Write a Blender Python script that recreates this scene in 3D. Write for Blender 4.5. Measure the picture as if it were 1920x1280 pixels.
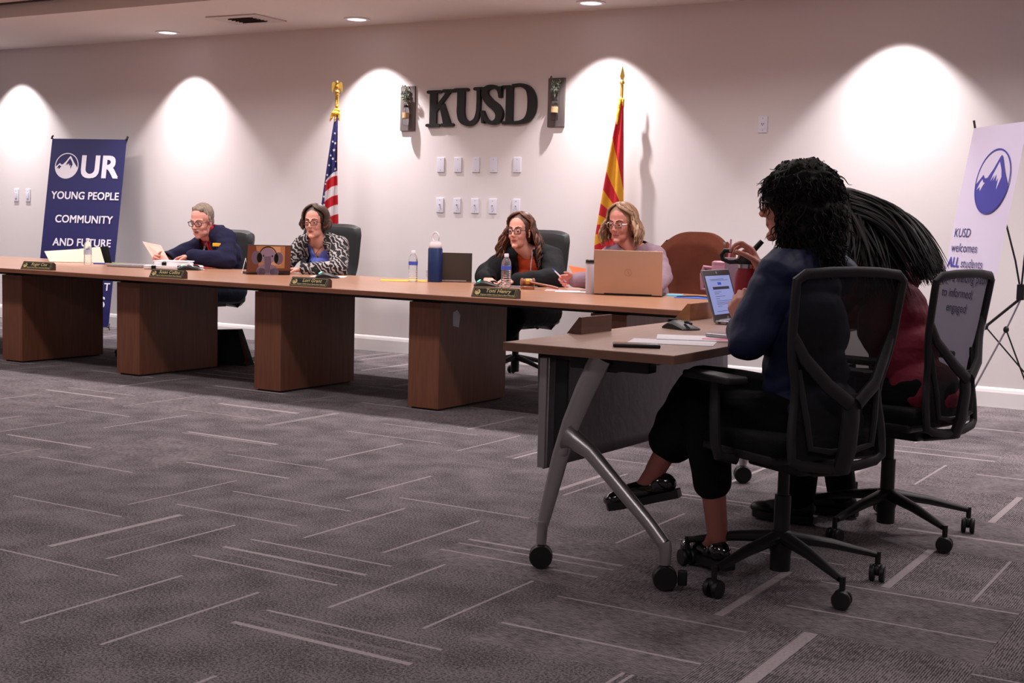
import bpy, bmesh, math, random
from mathutils import Vector as V, Matrix, Euler, Quaternion
for o in list(bpy.data.objects): bpy.data.objects.remove(o)
S = bpy.context.scene; COL = S.collection
PI = math.pi; R_ = math.radians

# ---------------------------------------------------------------- camera
cam = bpy.data.objects.new('camera', bpy.data.cameras.new('camera')); COL.objects.link(cam)
cr = V((0.85607198, 0.51615111, 0.02699615)); cu = V((-0.06930756, 0.06287805, 0.99561178)); cf = V((-0.51218866, 0.85418639, -0.08960131))
cam.matrix_world = Matrix(((cr.x, cu.x, -cf.x, 0), (cr.y, cu.y, -cf.y, 0), (cr.z, cu.z, -cf.z, 1.2), (0, 0, 0, 1)))
cam.data.sensor_width = 36; cam.data.lens = 2475.27 / 1920 * 36; cam.data.clip_start = .05
cam.data.dof.use_dof = False
S.camera = cam
# ---------------------------------------------------------------- colour management, world
S.view_settings.view_transform = 'Standard'; S.view_settings.look = 'None'
S.view_settings.gamma = 1; S.view_settings.use_curve_mapping = False
S.view_settings.exposure = 0.0
w = bpy.data.worlds.new('world'); S.world = w; w.use_nodes = True
w.node_tree.nodes['Background'].inputs[0].default_value = (.9, .75, .75, 1)
w.node_tree.nodes['Background'].inputs[1].default_value = .02
# ---------------------------------------------------------------- lights (the room's own lamps, plus added foreground fill)
SPOT_X = (-14.4, -12.08, -9.52, -7.24, -4.94, -2.60, -0.30, 2.0)
SPOT_Y = 9.3; SOFFIT_Z = 2.93; WALL_Y = 9.66; CEIL_Z = 3.06
def lamp(name, kind, loc, energy, color, rot=(0, 0, 0), **k):
    d = bpy.data.lights.new(name, kind); d.energy = energy; d.color = color
    for a, b in k.items(): setattr(d, a, b)
    o = bpy.data.objects.new(name, d); COL.objects.link(o); o.location = loc; o.rotation_euler = rot; return o
for x in SPOT_X:
    lamp('downlight_lamp', 'SPOT', (x, SPOT_Y, SOFFIT_Z - .012), 84, (1, .93, .94), spot_size=R_(90), spot_blend=.3, shadow_soft_size=.016)
    lamp('downlight_lamp', 'SPOT', (x, SPOT_Y, SOFFIT_Z - .012), 150, (1, .925, .94), spot_size=R_(84), spot_blend=1, shadow_soft_size=.016)
for x in (-12.5, -10.1, -7.7, -5.3, -2.9, -0.5):
    lamp('troffer_or_fill_lamp', 'AREA', (x, 7.45, CEIL_Z - .03), 42, (1, .91, .91), shape='RECTANGLE', size=1.1, size_y=.25, spread=R_(150))
    lamp('troffer_or_fill_lamp', 'AREA', (x, 5.2, CEIL_Z - .03), 21, (1, .90, .90), shape='RECTANGLE', size=1.1, size_y=.25)
for x in (-8, -4, 0):
    lamp('troffer_or_fill_lamp', 'AREA', (x, 1.0, CEIL_Z - .03), 34, (1, .90, .91), shape='RECTANGLE', size=1.2, size_y=.6)  # weak unseen fill added above the foreground, where the room's lights are off

# ---------------------------------------------------------------- material helpers
def srgb(r, g, b):
    f = lambda c: (c / 255 / 12.92) if c / 255 <= .04045 else ((c / 255 + .055) / 1.055) ** 2.4
    return (f(r), f(g), f(b), 1)
MATS = {}
def mat(name, col, rough=.6, metal=0, noise=0, nscale=30, bump=0, bscale=60, trans=0, ior=1.45, alpha=1, emit=None, estr=0, spec=.5, sss=0, coat=0, stretch=(1, 1, 1), col2=None):
    if name in MATS: return MATS[name]
    m = bpy.data.materials.new(name); m.use_nodes = True; nt = m.node_tree; N = nt.nodes; L = nt.links
    b = N['Principled BSDF']; c = col if len(col) == 4 else (*col, 1)
    b.inputs['Base Color'].default_value = c; b.inputs['Roughness'].default_value = rough; b.inputs['Metallic'].default_value = metal
    b.inputs['Transmission Weight'].default_value = trans; b.inputs['IOR'].default_value = ior; b.inputs['Alpha'].default_value = alpha
    b.inputs['Specular IOR Level'].default_value = spec; b.inputs['Coat Weight'].default_value = coat
    if sss: b.inputs['Subsurface Weight'].default_value = sss; b.inputs['Subsurface Radius'].default_value = (.012, .005, .003); b.inputs['Subsurface Scale'].default_value = 1
    if emit: b.inputs['Emission Color'].default_value = emit; b.inputs['Emission Strength'].default_value = estr
    if noise or bump:
        tc = N.new('ShaderNodeTexCoord'); mp = N.new('ShaderNodeMapping'); L.new(tc.outputs['Object'], mp.inputs[0]); mp.inputs['Scale'].default_value = stretch
    if noise:
        n = N.new('ShaderNodeTexNoise'); n.inputs['Scale'].default_value = nscale; n.inputs['Detail'].default_value = 4; L.new(mp.outputs[0], n.inputs[0])
        r = N.new('ShaderNodeValToRGB'); L.new(n.outputs[0], r.inputs[0])
        c2 = col2 if col2 else tuple(min(1, x * (1 + noise)) for x in c[:3]) + (1,)
        c1 = c if col2 else tuple(x * (1 - noise) for x in c[:3]) + (1,)
        r.color_ramp.elements[0].position = .35; r.color_ramp.elements[1].position = .65
        r.color_ramp.elements[0].color = c1; r.color_ramp.elements[1].color = c2; L.new(r.outputs[0], b.inputs['Base Color'])
    if bump:
        n2 = N.new('ShaderNodeTexNoise'); n2.inputs['Scale'].default_value = bscale; n2.inputs['Detail'].default_value = 3; L.new(mp.outputs[0], n2.inputs[0])
        bp = N.new('ShaderNodeBump'); bp.inputs['Strength'].default_value = min(1, bump); bp.inputs['Distance'].default_value = .01 * max(1, bump); L.new(n2.outputs[0], bp.inputs['Height']); L.new(bp.outputs[0], b.inputs['Normal'])
    MATS[name] = m; return m

def wood(name, c1, c2, rough=.35, grain=(1, 14, 14), coat=.0):
    m = bpy.data.materials.new(name); m.use_nodes = True; N = m.node_tree.nodes; L = m.node_tree.links; b = N['Principled BSDF']
    tc = N.new('ShaderNodeTexCoord'); mp = N.new('ShaderNodeMapping'); mp.inputs['Scale'].default_value = grain; L.new(tc.outputs['Object'], mp.inputs[0])
    n = N.new('ShaderNodeTexNoise'); n.inputs['Scale'].default_value = 3.5; n.inputs['Detail'].default_value = 7; n.inputs['Distortion'].default_value = .6; L.new(mp.outputs[0], n.inputs[0])
    r = N.new('ShaderNodeValToRGB'); r.color_ramp.elements[0].position = .3; r.color_ramp.elements[1].position = .7; r.color_ramp.elements[0].color = c1; r.color_ramp.elements[1].color = c2
    L.new(n.outputs[0], r.inputs[0]); L.new(r.outputs[0], b.inputs['Base Color']); b.inputs['Roughness'].default_value = rough; b.inputs['Coat Weight'].default_value = coat; b.inputs['Coat Roughness'].default_value = .2
    MATS[name] = m; return m

def carpet(name, c1, c2, axis=None, k=1.0):
    m = bpy.data.materials.new(name); m.use_nodes = True; N = m.node_tree.nodes; L = m.node_tree.links; b = N['Principled BSDF']
    tc = N.new('ShaderNodeTexCoord'); mp = N.new('ShaderNodeMapping'); L.new(tc.outputs['Object'], mp.inputs[0])
    n = N.new('ShaderNodeTexNoise'); n.inputs['Scale'].default_value = 120; n.inputs['Detail'].default_value = 3; n.inputs['Roughness'].default_value = .75; L.new(mp.outputs[0], n.inputs[0])
    src = n.outputs[0]
    if axis is not None:
        mp.inputs['Scale'].default_value = (.25, 1, 1) if axis == 0 else (1, .25, 1)
        wv = N.new('ShaderNodeTexWave'); wv.bands_direction = 'Y' if axis == 0 else 'X'; wv.inputs['Scale'].default_value = 42; wv.inputs['Distortion'].default_value = 1.5; wv.inputs['Detail'].default_value = 3
        L.new(tc.outputs['Object'], wv.inputs[0])
        mx = N.new('ShaderNodeMix'); mx.inputs[0].default_value = .22; L.new(n.outputs[0], mx.inputs[2]); L.new(wv.outputs[1], mx.inputs[3]); src = mx.outputs[0]
    n3 = N.new('ShaderNodeTexNoise'); n3.inputs['Scale'].default_value = 5; L.new(tc.outputs['Object'], n3.inputs[0])
    ad = N.new('ShaderNodeMath'); ad.operation = 'MULTIPLY_ADD'; L.new(n3.outputs[0], ad.inputs[0]); ad.inputs[1].default_value = .25; L.new(src, ad.inputs[2])
    r = N.new('ShaderNodeValToRGB'); r.color_ramp.elements[0].position = .53; r.color_ramp.elements[1].position = .72; r.color_ramp.elements[0].color = c1; r.color_ramp.elements[1].color = c2
    L.new(ad.outputs[0], r.inputs[0]); L.new(r.outputs[0], b.inputs['Base Color']); b.inputs['Roughness'].default_value = .95; b.inputs['Specular IOR Level'].default_value = .1
    bp = N.new('ShaderNodeBump'); bp.inputs['Strength'].default_value = .5; bp.inputs['Distance'].default_value = .004; L.new(n.outputs[0], bp.inputs['Height']); L.new(bp.outputs[0], b.inputs['Normal'])
    MATS[name] = m; return m

# ---------------------------------------------------------------- mesh builder
class MB:
    def __init__(s): s.v = []; s.f = []; s.mi = []
    def add(s, vs, fs, mi=0):
        k = len(s.v); s.v += [V(p) for p in vs]; s.f += [[i + k for i in f] for f in fs]; s.mi += [mi] * len(fs); return s
    def box(s, c, d, rot=None, mi=0, bev=0):
        c = V(c); hx, hy, hz = d[0] / 2, d[1] / 2, d[2] / 2
        if bev:
            bm = bmesh.new(); bmesh.ops.create_cube(bm, size=1)
            for v in bm.verts: v.co = V((v.co.x * d[0], v.co.y * d[1], v.co.z * d[2]))
            bmesh.ops.bevel(bm, geom=bm.edges[:], offset=bev, segments=3, affect='EDGES', profile=.6)
            bm.verts.index_update(); vs = [v.co.copy() for v in bm.verts]; fs = [[v.index for v in f.verts] for f in bm.faces]; bm.free()
        else:
            vs = [V((x, y, z)) for x in (-hx, hx) for y in (-hy, hy) for z in (-hz, hz)]
            fs = [(0, 1, 3, 2), (4, 6, 7, 5), (0, 4, 5, 1), (2, 3, 7, 6), (0, 2, 6, 4), (1, 5, 7, 3)]
        if rot: vs = [rot @ p for p in vs]
        return s.add([p + c for p in vs], fs, mi)
    def tube(s, pts, rad, n=10, mi=0, flat=1, up=None, closed=False, cap=True):
        pts = [V(p) for p in pts]; m = len(pts)
        rad = [rad] * m if not hasattr(rad, '__len__') else list(rad)
        vs = []; fs = []; prev = up and V(up)
        for i, p in enumerate(pts):
            t = (pts[(i + 1) % m] - pts[i - 1]) if closed else (pts[min(i + 1, m - 1)] - pts[max(i - 1, 0)])
            if t.length < 1e-9: t = V((0, 0, 1))
            t.normalize()
            if prev is None: prev = V((0, 0, 1)) if abs(t.z) < .9 else V((1, 0, 0))
            a = (prev - t * prev.dot(t))
            if a.length < 1e-5: a = t.orthogonal()
            a.normalize(); b = t.cross(a); prev = a if up is None else V(up)
            for k in range(n):
                th = 2 * PI * k / n; vs.append(p + (a * math.cos(th) * flat + b * math.sin(th)) * rad[i])
        for i in range(m if closed else m - 1):
            for k in range(n):
                j = (i + 1) % m; fs.append((i * n + k, i * n + (k + 1) % n, j * n + (k + 1) % n, j * n + k))
        if not closed and cap: fs += [tuple(range(n))[::-1], tuple((m - 1) * n + k for k in range(n))]
        return s.add(vs, fs, mi)
    def cyl(s, a, b, r, r2=None, n=20, mi=0): return s.tube([a, b], [r, r if r2 is None else r2], n, mi)
    def lathe(s, prof, c=(0, 0, 0), n=24, rot=None, mi=0):
        vs = []; fs = []; c = V(c)
        for r, z in prof:
            for k in range(n):
                p = V((r * math.cos(2 * PI * k / n), r * math.sin(2 * PI * k / n), z)); vs.append((rot @ p if rot else p) + c)
        m = len(prof)
        for i in range(m - 1):
            for k in range(n): fs.append((i * n + k, i * n + (k + 1) % n, (i + 1) * n + (k + 1) % n, (i + 1) * n + k))
        fs += [tuple(range(n))[::-1], tuple((m - 1) * n + k for k in range(n))]
        return s.add(vs, fs, mi)
    def ell(s, c, r, rot=None, n=16, mi=0):
        c = V(c); r = (r, r, r) if not hasattr(r, '__len__') else r; vs = []; fs = []; m = max(6, n // 2)
        vs.append(V((0, 0, r[2])))
        for i in range(1, m):
            a = PI * i / m
            for k in range(n):
                b = 2 * PI * k / n; vs.append(V((r[0] * math.sin(a) * math.cos(b), r[1] * math.sin(a) * math.sin(b), r[2] * math.cos(a))))
        vs.append(V((0, 0, -r[2])))
        for k in range(n): fs.append((0, 1 + k, 1 + (k + 1) % n)); fs.append((len(vs) - 1, 1 + (m - 2) * n + (k + 1) % n, 1 + (m - 2) * n + k))
        for i in range(m - 2):
            for k in range(n): fs.append((1 + i * n + k, 1 + (i + 1) * n + k, 1 + (i + 1) * n + (k + 1) % n, 1 + i * n + (k + 1) % n))
        return s.add([(rot @ p if rot else p) + c for p in vs], fs, mi)
    def caps(s, a, ra, b, rb=None, n=14, mi=0):       # a capsule that tapers
        a = V(a); b = V(b); rb = ra if rb is None else rb; d = (b - a)
        if d.length < 1e-6: return s.ell(a, ra, n=n, mi=mi)
        d.normalize(); pts = []; rs = []
        for i in range(5): t = PI / 2 * (1 - i / 4); pts.append(a - d * ra * math.sin(t)); rs.append(max(1e-4, ra * math.cos(t)))
        for i in range(5): t = PI / 2 * (i / 4); pts.append(b + d * rb * math.sin(t)); rs.append(max(1e-4, rb * math.cos(t)))
        x = d.orthogonal().normalized(); y = d.cross(x); vs = []; fs = []
        for p, r in zip(pts, rs):
            for k in range(n): vs.append(p + x * r * math.cos(2 * PI * k / n) + y * r * math.sin(2 * PI * k / n))
        for i in range(9):
            for k in range(n): fs.append((i * n + k, i * n + (k + 1) % n, (i + 1) * n + (k + 1) % n, (i + 1) * n + k))
        fs += [tuple(range(n))[::-1], tuple(9 * n + k for k in range(n))]
        return s.add(vs, fs, mi)
    def chain(s, pts, rs, n=14, mi=0):
        for i in range(len(pts) - 1): s.caps(pts[i], rs[i], pts[i + 1], rs[i + 1], n, mi)
        return s
    def prism(s, poly, o, ex, ey, ez, mi=0):           # polygon in the ex/ey plane at o, extruded along ez
        o, ex, ey, ez = V(o), V(ex), V(ey), V(ez); n = len(poly)
        vs = [o + ex * a + ey * b for a, b in poly] + [o + ex * a + ey * b + ez for a, b in poly]
        fs = [tuple(range(n)), tuple(range(2 * n - 1, n - 1, -1))] + [((i + 1) % n, i, n + i, n + (i + 1) % n) for i in range(n)]
        return s.add(vs, fs, mi)
    def grid(s, fn, nu, nv, mi=0, mifn=None):
        k = len(s.v); s.v += [V(fn(i / nu, j / nv)) for j in range(nv + 1) for i in range(nu + 1)]
        for j in range(nv):
            for i in range(nu):
                s.f.append([k + j * (nu + 1) + i, k + j * (nu + 1) + i + 1, k + (j + 1) * (nu + 1) + i + 1, k + (j + 1) * (nu + 1) + i])
                s.mi.append(mifn((i + .5) / nu, (j + .5) / nv) if mifn else mi)
        return s
    def mesh(s, name, mats, smooth=True):
        me = bpy.data.meshes.new(name); me.from_pydata(s.v, [], s.f); me.update()
        for m in (mats if isinstance(mats, (list, tuple)) else [mats]): me.materials.append(m)
        me.polygons.foreach_set('material_index', s.mi)
        bm = bmesh.new(); bm.from_mesh(me); bmesh.ops.recalc_face_normals(bm, faces=bm.faces); bm.to_mesh(me); bm.free()
        if smooth:
            me.polygons.foreach_set('use_smooth', [True] * len(me.polygons))
            try: me.set_sharp_from_angle(angle=R_(38))
            except Exception: pass
        return me
    def build(s, name, mats, parent=None, smooth=True, loc=None, rot=None):
        o = bpy.data.objects.new(name, s.mesh(name, mats, smooth)); COL.objects.link(o)
        if parent: o.parent = parent
        if loc is not None: o.location = loc
        if rot is not None: o.rotation_euler = rot
        return o
def thing(name, label, cat, loc=(0, 0, 0), rz=0, group=None):
    o = bpy.data.objects.new(name, None); COL.objects.link(o); o.empty_display_size = .1
    o.location = loc; o.rotation_euler = (0, 0, rz); return tag(o, label, cat, group)
def tag(o, label, cat, group=None, kind=None):
    o['label'] = label; o['category'] = cat
    if group: o['group'] = group
    if kind: o['kind'] = kind
    return o
def struct(o): o['kind'] = 'structure'; return o
def kids(o): return [c for c in bpy.data.objects if c.parent == o]
def copy_tree(o, parent=None):
    c = o.copy(); COL.objects.link(c)
    if parent: c.parent = parent
    for ch in kids(o):
        if ch is not c: copy_tree(ch, c)
    return c
def text_mb(body, size, o, ex, ey, bold=0, shear=0, align='LEFT', depth=.0008, sx=1.0, space=1.0, mb=None, mi=0, over=0):
    c = bpy.data.curves.new('t', 'FONT'); c.body = body; c.size = size; c.offset = bold; c.shear = shear; c.align_x = align; c.resolution_u = 4; c.space_character = space
    ob = bpy.data.objects.new('t', c); COL.objects.link(ob); dg = bpy.context.evaluated_depsgraph_get(); dg.update()
    me = bpy.data.meshes.new_from_object(ob.evaluated_get(dg)); o, ex, ey = V(o), V(ex).normalized(), V(ey).normalized(); ez = ex.cross(ey)
    mb = mb or MB(); k = 0 if not over else max(1, int(over / (size * .02)))
    for i in range(-k, k + 1):
        for j in ((-1, 1) if over else (0,)):
            vs = [o + ex * (v.co.x * sx + over * i / max(1, k)) + ey * (v.co.y + over * .7 * j) + ez * (depth + .00006 * ((i + k) * 2 + (j > 0))) for v in me.vertices]; mb.add(vs, [list(p.vertices) for p in me.polygons], mi)
    bpy.data.objects.remove(ob); bpy.data.curves.remove(c); bpy.data.meshes.remove(me); return mb
def remesh(mb, name, mats, parent=None, vox=.006, it=3, matfn=None, delfn=None, thick=0, loc=None, disp=None):
    """fuse overlapping rounded solids into one continuous skin"""
    tmp = mb.build('tmp', [mats[0]] if isinstance(mats, (list, tuple)) else [mats])
    m = tmp.modifiers.new('r', 'REMESH'); m.mode = 'VOXEL'; m.voxel_size = vox
    m = tmp.modifiers.new('s', 'SMOOTH'); m.factor = .5; m.iterations = it
    dg = bpy.context.evaluated_depsgraph_get(); dg.update()
    me = bpy.data.meshes.new_from_object(tmp.evaluated_get(dg)); bpy.data.objects.remove(tmp)
    me.materials.clear()
    for q in (mats if isinstance(mats, (list, tuple)) else [mats]): me.materials.append(q)
    if disp:
        ns = [v.normal.copy() for v in me.vertices]; cs = [v.co.copy() for v in me.vertices]; buf = []
        for c, n_ in zip(cs, ns): buf += (c + n_ * disp(c))[:]
        me.vertices.foreach_set('co', buf); me.update()
    if delfn or thick:
        bm = bmesh.new(); bm.from_mesh(me)
        if delfn: bmesh.ops.delete(bm, geom=[f for f in bm.faces if delfn(f.calc_center_median())], context='FACES')
        if thick:
            bm.normal_update(); bmesh.ops.solidify(bm, geom=bm.faces[:], thickness=thick)
        bm.to_mesh(me); bm.free()
    if matfn: me.polygons.foreach_set('material_index', [matfn(p.center) for p in me.polygons])
    else: me.polygons.foreach_set('material_index', [0] * len(me.polygons))
    me.polygons.foreach_set('use_smooth', [True] * len(me.polygons)); me.name = name
    o = bpy.data.objects.new(name, me); COL.objects.link(o)
    if parent: o.parent = parent
    if loc is not None: o.location = loc
    return o
def rz(a): return Matrix.Rotation(a, 3, 'Z')
def frame(x, up=(0, 0, 1)):                            # rotation whose local X is x
    x = V(x).normalized(); y = V(up).cross(x).normalized(); z = x.cross(y); return Matrix((x, y, z)).transposed()
# ================================================================ materials
M = MATS
mat('wall_paint', srgb(222, 215, 215), .85, bump=.05, bscale=220, spec=.2)
mat('ceiling_paint', srgb(214, 206, 202), .9, bump=.1, bscale=150, spec=.2)
mat('trim_white', srgb(232, 228, 228), .45)
mat('plate_white', srgb(222, 220, 232), .35)
mat('plate_hole', srgb(70, 66, 70), .6)
mat('black_plastic', srgb(22, 21, 23), .45, bump=.1, bscale=300)
mat('chair_frame', srgb(32, 30, 34), .55, bump=.1, bscale=300)
mat('black_leather', srgb(26, 28, 30), .5, bump=.06, bscale=45)
mat('black_fabric', srgb(18, 18, 20), .95, bump=.5, bscale=250, spec=.2)
mat('silver', srgb(176, 172, 174), .33, .85, bump=.05, bscale=200)
mat('chrome', srgb(210, 208, 208), .15, 1)
mat('steel', srgb(190, 188, 188), .25, 1)
mat('gold', srgb(214, 170, 80), .28, .9)
mat('gold_print', srgb(190, 170, 110), .6)
mat('paper', srgb(240, 236, 240), .8)
mat('paper_cream', srgb(235, 220, 200), .8)
mat('black_plate', srgb(10, 12, 10), .5, spec=.2)
mat('dark_wood_block', srgb(58, 34, 28), .4, noise=.3, nscale=12, stretch=(1, 8, 8))
wood('table_wood', srgb(160, 114, 88), srgb(184, 136, 106), .3, (1.2, 14, 14), .15)
wood('pedestal_wood', srgb(116, 70, 50), srgb(134, 84, 60), .45, (14, 14, 1))
wood('edge_wood', srgb(128, 80, 60), srgb(144, 94, 70), .4, (1.2, 14, 14))
wood('desk_wood', srgb(150, 116, 98), srgb(168, 132, 112), .36, (14, 1.2, 14))
wood('desk_edge', srgb(112, 78, 64), srgb(124, 88, 72), .45, (3, 3, 10))
wood('honey_wood', srgb(176, 120, 78), srgb(196, 140, 92), .4, (6, 1.5, 10))
wood('walnut', srgb(84, 54, 44), srgb(104, 68, 54), .4, (6, 1.5, 10))
wood('gavel_wood', srgb(120, 66, 44), srgb(150, 88, 56), .3, (10, 2, 10), .3)
wood('barn_wood', srgb(84, 76, 76), srgb(112, 102, 100), .8, (10, 10, 1))
carpet('carpet_base', srgb(70, 65, 68), srgb(136, 128, 131))
carpet('carpet_stripe_x', srgb(70, 64, 67), srgb(146, 137, 140), 0)
carpet('carpet_stripe_y', srgb(70, 64, 67), srgb(146, 137, 140), 1)
mat('carpet_line', srgb(166, 155, 158), .95, noise=.15, nscale=120, spec=.1)
mat('carpet_faint', srgb(126, 117, 120), .95, noise=.2, nscale=120, spec=.1)
mat('carpet_dark', srgb(74, 67, 70), .95, noise=.2, nscale=120, spec=.1)
mat('banner_blue', srgb(28, 27, 88), .5, bump=.05, bscale=8)
mat('banner_white', srgb(214, 206, 230), .5, bump=.05, bscale=8)
mat('print_white', srgb(232, 228, 240), .5)
mat('print_blue', srgb(66, 66, 160), .5)
mat('print_navy', srgb(56, 52, 110), .5)
mat('flag_blue', srgb(40, 42, 100), .8, bump=.2, bscale=90)
mat('flag_red', srgb(196, 32, 44), .8, bump=.2, bscale=90)
mat('flag_white', srgb(230, 226, 230), .8, bump=.2, bscale=90)
mat('flag_yellow', srgb(226, 160, 40), .8, bump=.2, bscale=90)
mat('tassel', srgb(228, 170, 40), .6, bump=.8, bscale=90)
mat('sign_black', srgb(26, 25, 27), .5)
mat('glass', (.95, .97, .97, 1), .03, trans=1, ior=1.3, spec=.5)
mat('water', (.97, .98, .98, 1), .04, trans=.92, ior=1.2, bump=.6, bscale=40)
mat('label_blue', srgb(70, 90, 190), .4)
mat('twine', srgb(196, 160, 120), .9, bump=.6, bscale=200)
mat('leaf', srgb(118, 128, 112), .6, noise=.3, nscale=20)
mat('leaf_dark', srgb(52, 60, 58), .6)
mat('led_green', (.1, 1, .6, 1), .3, emit=(.2, 1, .65, 1), estr=2.5)
mat('lens_glow', (1, 1, 1, 1), .4, emit=(.86, .84, 1, 1), estr=1.3)
mat('vent_dark', srgb(60, 50, 50), .7)
mat('vent_frame', srgb(196, 184, 180), .6)
mat('tbar', srgb(70, 58, 58), .7)
mat('skin_a', srgb(224, 160, 144), .5, sss=.15, bump=.05, bscale=120)
mat('skin_b', srgb(220, 158, 140), .5, sss=.15, bump=.05, bscale=120)
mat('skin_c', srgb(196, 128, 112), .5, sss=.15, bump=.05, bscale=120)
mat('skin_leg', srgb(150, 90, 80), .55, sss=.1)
mat('lip', srgb(188, 112, 104), .45)
mat('eye_white', srgb(226, 220, 216), .25)
mat('iris', srgb(34, 26, 24), .25)
mat('brow', srgb(80, 62, 54), .9)
mat('glasses_frame', srgb(46, 36, 42), .35)
mat('lens', (.95, .96, 1, 1), .03, trans=1, ior=1.05, alpha=.25)

# ================================================================ the room
XL, XR, YF = -16.0, 4.0, -3.5
mb = MB(); mb.add([(XL, WALL_Y, 0), (XR, WALL_Y, 0), (XR, WALL_Y, SOFFIT_Z), (XL, WALL_Y, SOFFIT_Z), (XL, WALL_Y + .1, 0), (XR, WALL_Y + .1, 0), (XR, WALL_Y + .1, SOFFIT_Z), (XL, WALL_Y + .1, SOFFIT_Z)], [(0, 1, 2, 3), (5, 4, 7, 6), (3, 2, 6, 7), (0, 4, 5, 1), (0, 3, 7, 4), (1, 5, 6, 2)])
struct(mb.build('wall_back', M['wall_paint'], smooth=False))
for n, a, b in (('wall_left', (XL - .05, (WALL_Y + YF) / 2, CEIL_Z / 2), (.1, WALL_Y - YF, CEIL_Z)), ('wall_right', (XR + .05, (WALL_Y + YF) / 2, CEIL_Z / 2), (.1, WALL_Y - YF, CEIL_Z)), ('wall_front', ((XL + XR) / 2, YF - .05, CEIL_Z / 2), (XR - XL, .1, CEIL_Z))):
    struct(MB().box(a, b).build(n, M['wall_paint'], smooth=False))
# ceiling: lower soffit along the back wall, grid ceiling in front of it
struct(MB().box(((XL + XR) / 2, (8.07 + WALL_Y) / 2, SOFFIT_Z + .08), (XR - XL, WALL_Y - 8.07, .16)).build('ceiling', M['ceiling_paint'], smooth=False))
cl = struct(MB().box(((XL + XR) / 2, (8.07 + YF) / 2, CEIL_Z + .03), (XR - XL, 8.07 - YF, .06)).build('ceiling', M['ceiling_paint'], smooth=False))
tb = MB(); tb.box(((XL + XR) / 2, 8.055, CEIL_Z - .006), (XR - XL, .03, .012))
for i in range(17): tb.box(((XL + XR) / 2, 8.07 - .61 * (i + 1) - .3, CEIL_Z - .003), (XR - XL, .024, .006))
for i in range(16): tb.box((XL + 1.22 * (i + .5), (8.07 + YF) / 2, CEIL_Z - .0035), (.024, 8.07 - YF, .006))
struct(tb.build('trim_1', M['tbar'], smooth=False))
bb = MB(); bb.prism([(0, 0), (.018, 0), (.018, .105), (.012, .125), (.006, .135), (0, .14)], (XL, WALL_Y, 0), (0, -1, 0), (0, 0, 1), (XR - XL, 0, 0))
struct(bb.build('baseboard_back', M['trim_white'], smooth=False))
# floor: quarter-turned carpet tiles with lighter yarn lines
known = {  # (tile i, tile j): [(offset, width, kind)]
    (0, -1): [(.57, .022, 1), (.665, .016, 2), (.80, .013, 1)], (-1, 0): [(.33, .013, 1), (.46, .011, 2), (.57, .02, 1), (.79, .013, 1)],
    (-2, -1): [(.8, .011, 1)], (-1, -2): [(.1, .015, 1)], (-3, 0): [(.74, .01, 1)], (-2, 1): [(.2, .011, 1), (.72, .011, 1)], (-3, 2): [(.29, .018, 1), (.73, .011, 1)],
    (-4, 1): [(.76, .012, 1)], (-1, 2): [(.25, .012, 1)], (-5, 2): [(.26, .02, 1)], (1, 0): [(.29, .014, 1), (.83, .011, 1)], (2, 1): [(.37, .011, 1), (.91, .013, 1)],
    (-1, -1): [(.77, .013, 1), (.25, .013, 1)], (-3, 1): [(.77, .01, 1)], (-2, 0): [(.24, .028, 1), (.44, .011, 2), (.69, .013, 1)], (0, 0): [(.21, .013, 1), (.76, .011, 1)],
    (-1, 1): [(.22, .012, 1), (.79, .013, 1)], (-2, 2): [(.74, .012, 1)], (1, 1): [(.79, .03, 1)], (2, 0): [(.25, .042, 1)], (0, 2): [(.74, .012, 1)], (2, 2): [(.76, .012, 1), (.32, .03, 1)]}
rnd = random.Random(5); T = .6475; X0, Y0 = -2.6555, 3.142
fb = MB()
for i in range(-21, 11):
    for j in range(-11, 11):
        x0, y0 = X0 + i * T, Y0 + j * T; x1, y1 = x0 + T, y0 + T
        if x1 < XL or x0 > XR or y1 < YF or y0 > WALL_Y: continue
        x0, x1, y0, y1 = max(x0, XL), min(x1, XR), max(y0, YF), min(y1, WALL_Y)
        alongx = (i + j) % 2 != 0
        if (i, j) in known: ln = known[(i, j)]; base = 0 if i < 1 else (1 if alongx else 2)
        else:
            k = rnd.choice((1, 1, 2, 2, 3)); ln = []
            for _ in range(k): ln.append((rnd.choice((.21, .25, .31, .46, .57, .72, .77, .84)) + rnd.uniform(-.02, .02), rnd.choice((.011, .012, .014, .02, .028)), rnd.choice((1, 1, 1, 2))))
            base = rnd.choice((0, 0, 0, 1)); base = base and (1 if alongx else 2)
            if i >= 1 and rnd.random() < .6: base = 1 if alongx else 2
        ln = sorted(ln); L0, W0 = (y0, y1 - y0) if alongx else (x0, x1 - x0); cuts = [(L0, None)]
        segs = []; p = 0.0
        for off, wd, kd in ln:
            a = max(p, off - wd / 2 / T); b = min(1, off + wd / 2 / T)
            if b <= a: continue
            segs.append((p, a, base)); segs.append((a, b, 2 + kd)); p = b
        segs.append((p, 1, base))
        for a, b, mi in segs:
            if b - a < 1e-5: continue
            if alongx: q = [(x0, L0 + a * W0), (x1, L0 + a * W0), (x1, L0 + b * W0), (x0, L0 + b * W0)]
            else: q = [(L0 + a * W0, y0), (L0 + b * W0, y0), (L0 + b * W0, y1), (L0 + a * W0, y1)]
            fb.add([(u, v, 0) for u, v in q], [(0, 1, 2, 3)], mi)
fb.add([(XL, YF, -.05), (XR, YF, -.05), (XR, WALL_Y, -.05), (XL, WALL_Y, -.05)], [(3, 2, 1, 0)], 0)
fl = fb.mesh('floor', [M['carpet_base'], M['carpet_stripe_x'], M['carpet_stripe_y'], M['carpet_line'], M['carpet_faint']], False)
for p in fl.polygons:
    if p.center.z > -.01 and p.normal.z < 0: p.flip()
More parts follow.
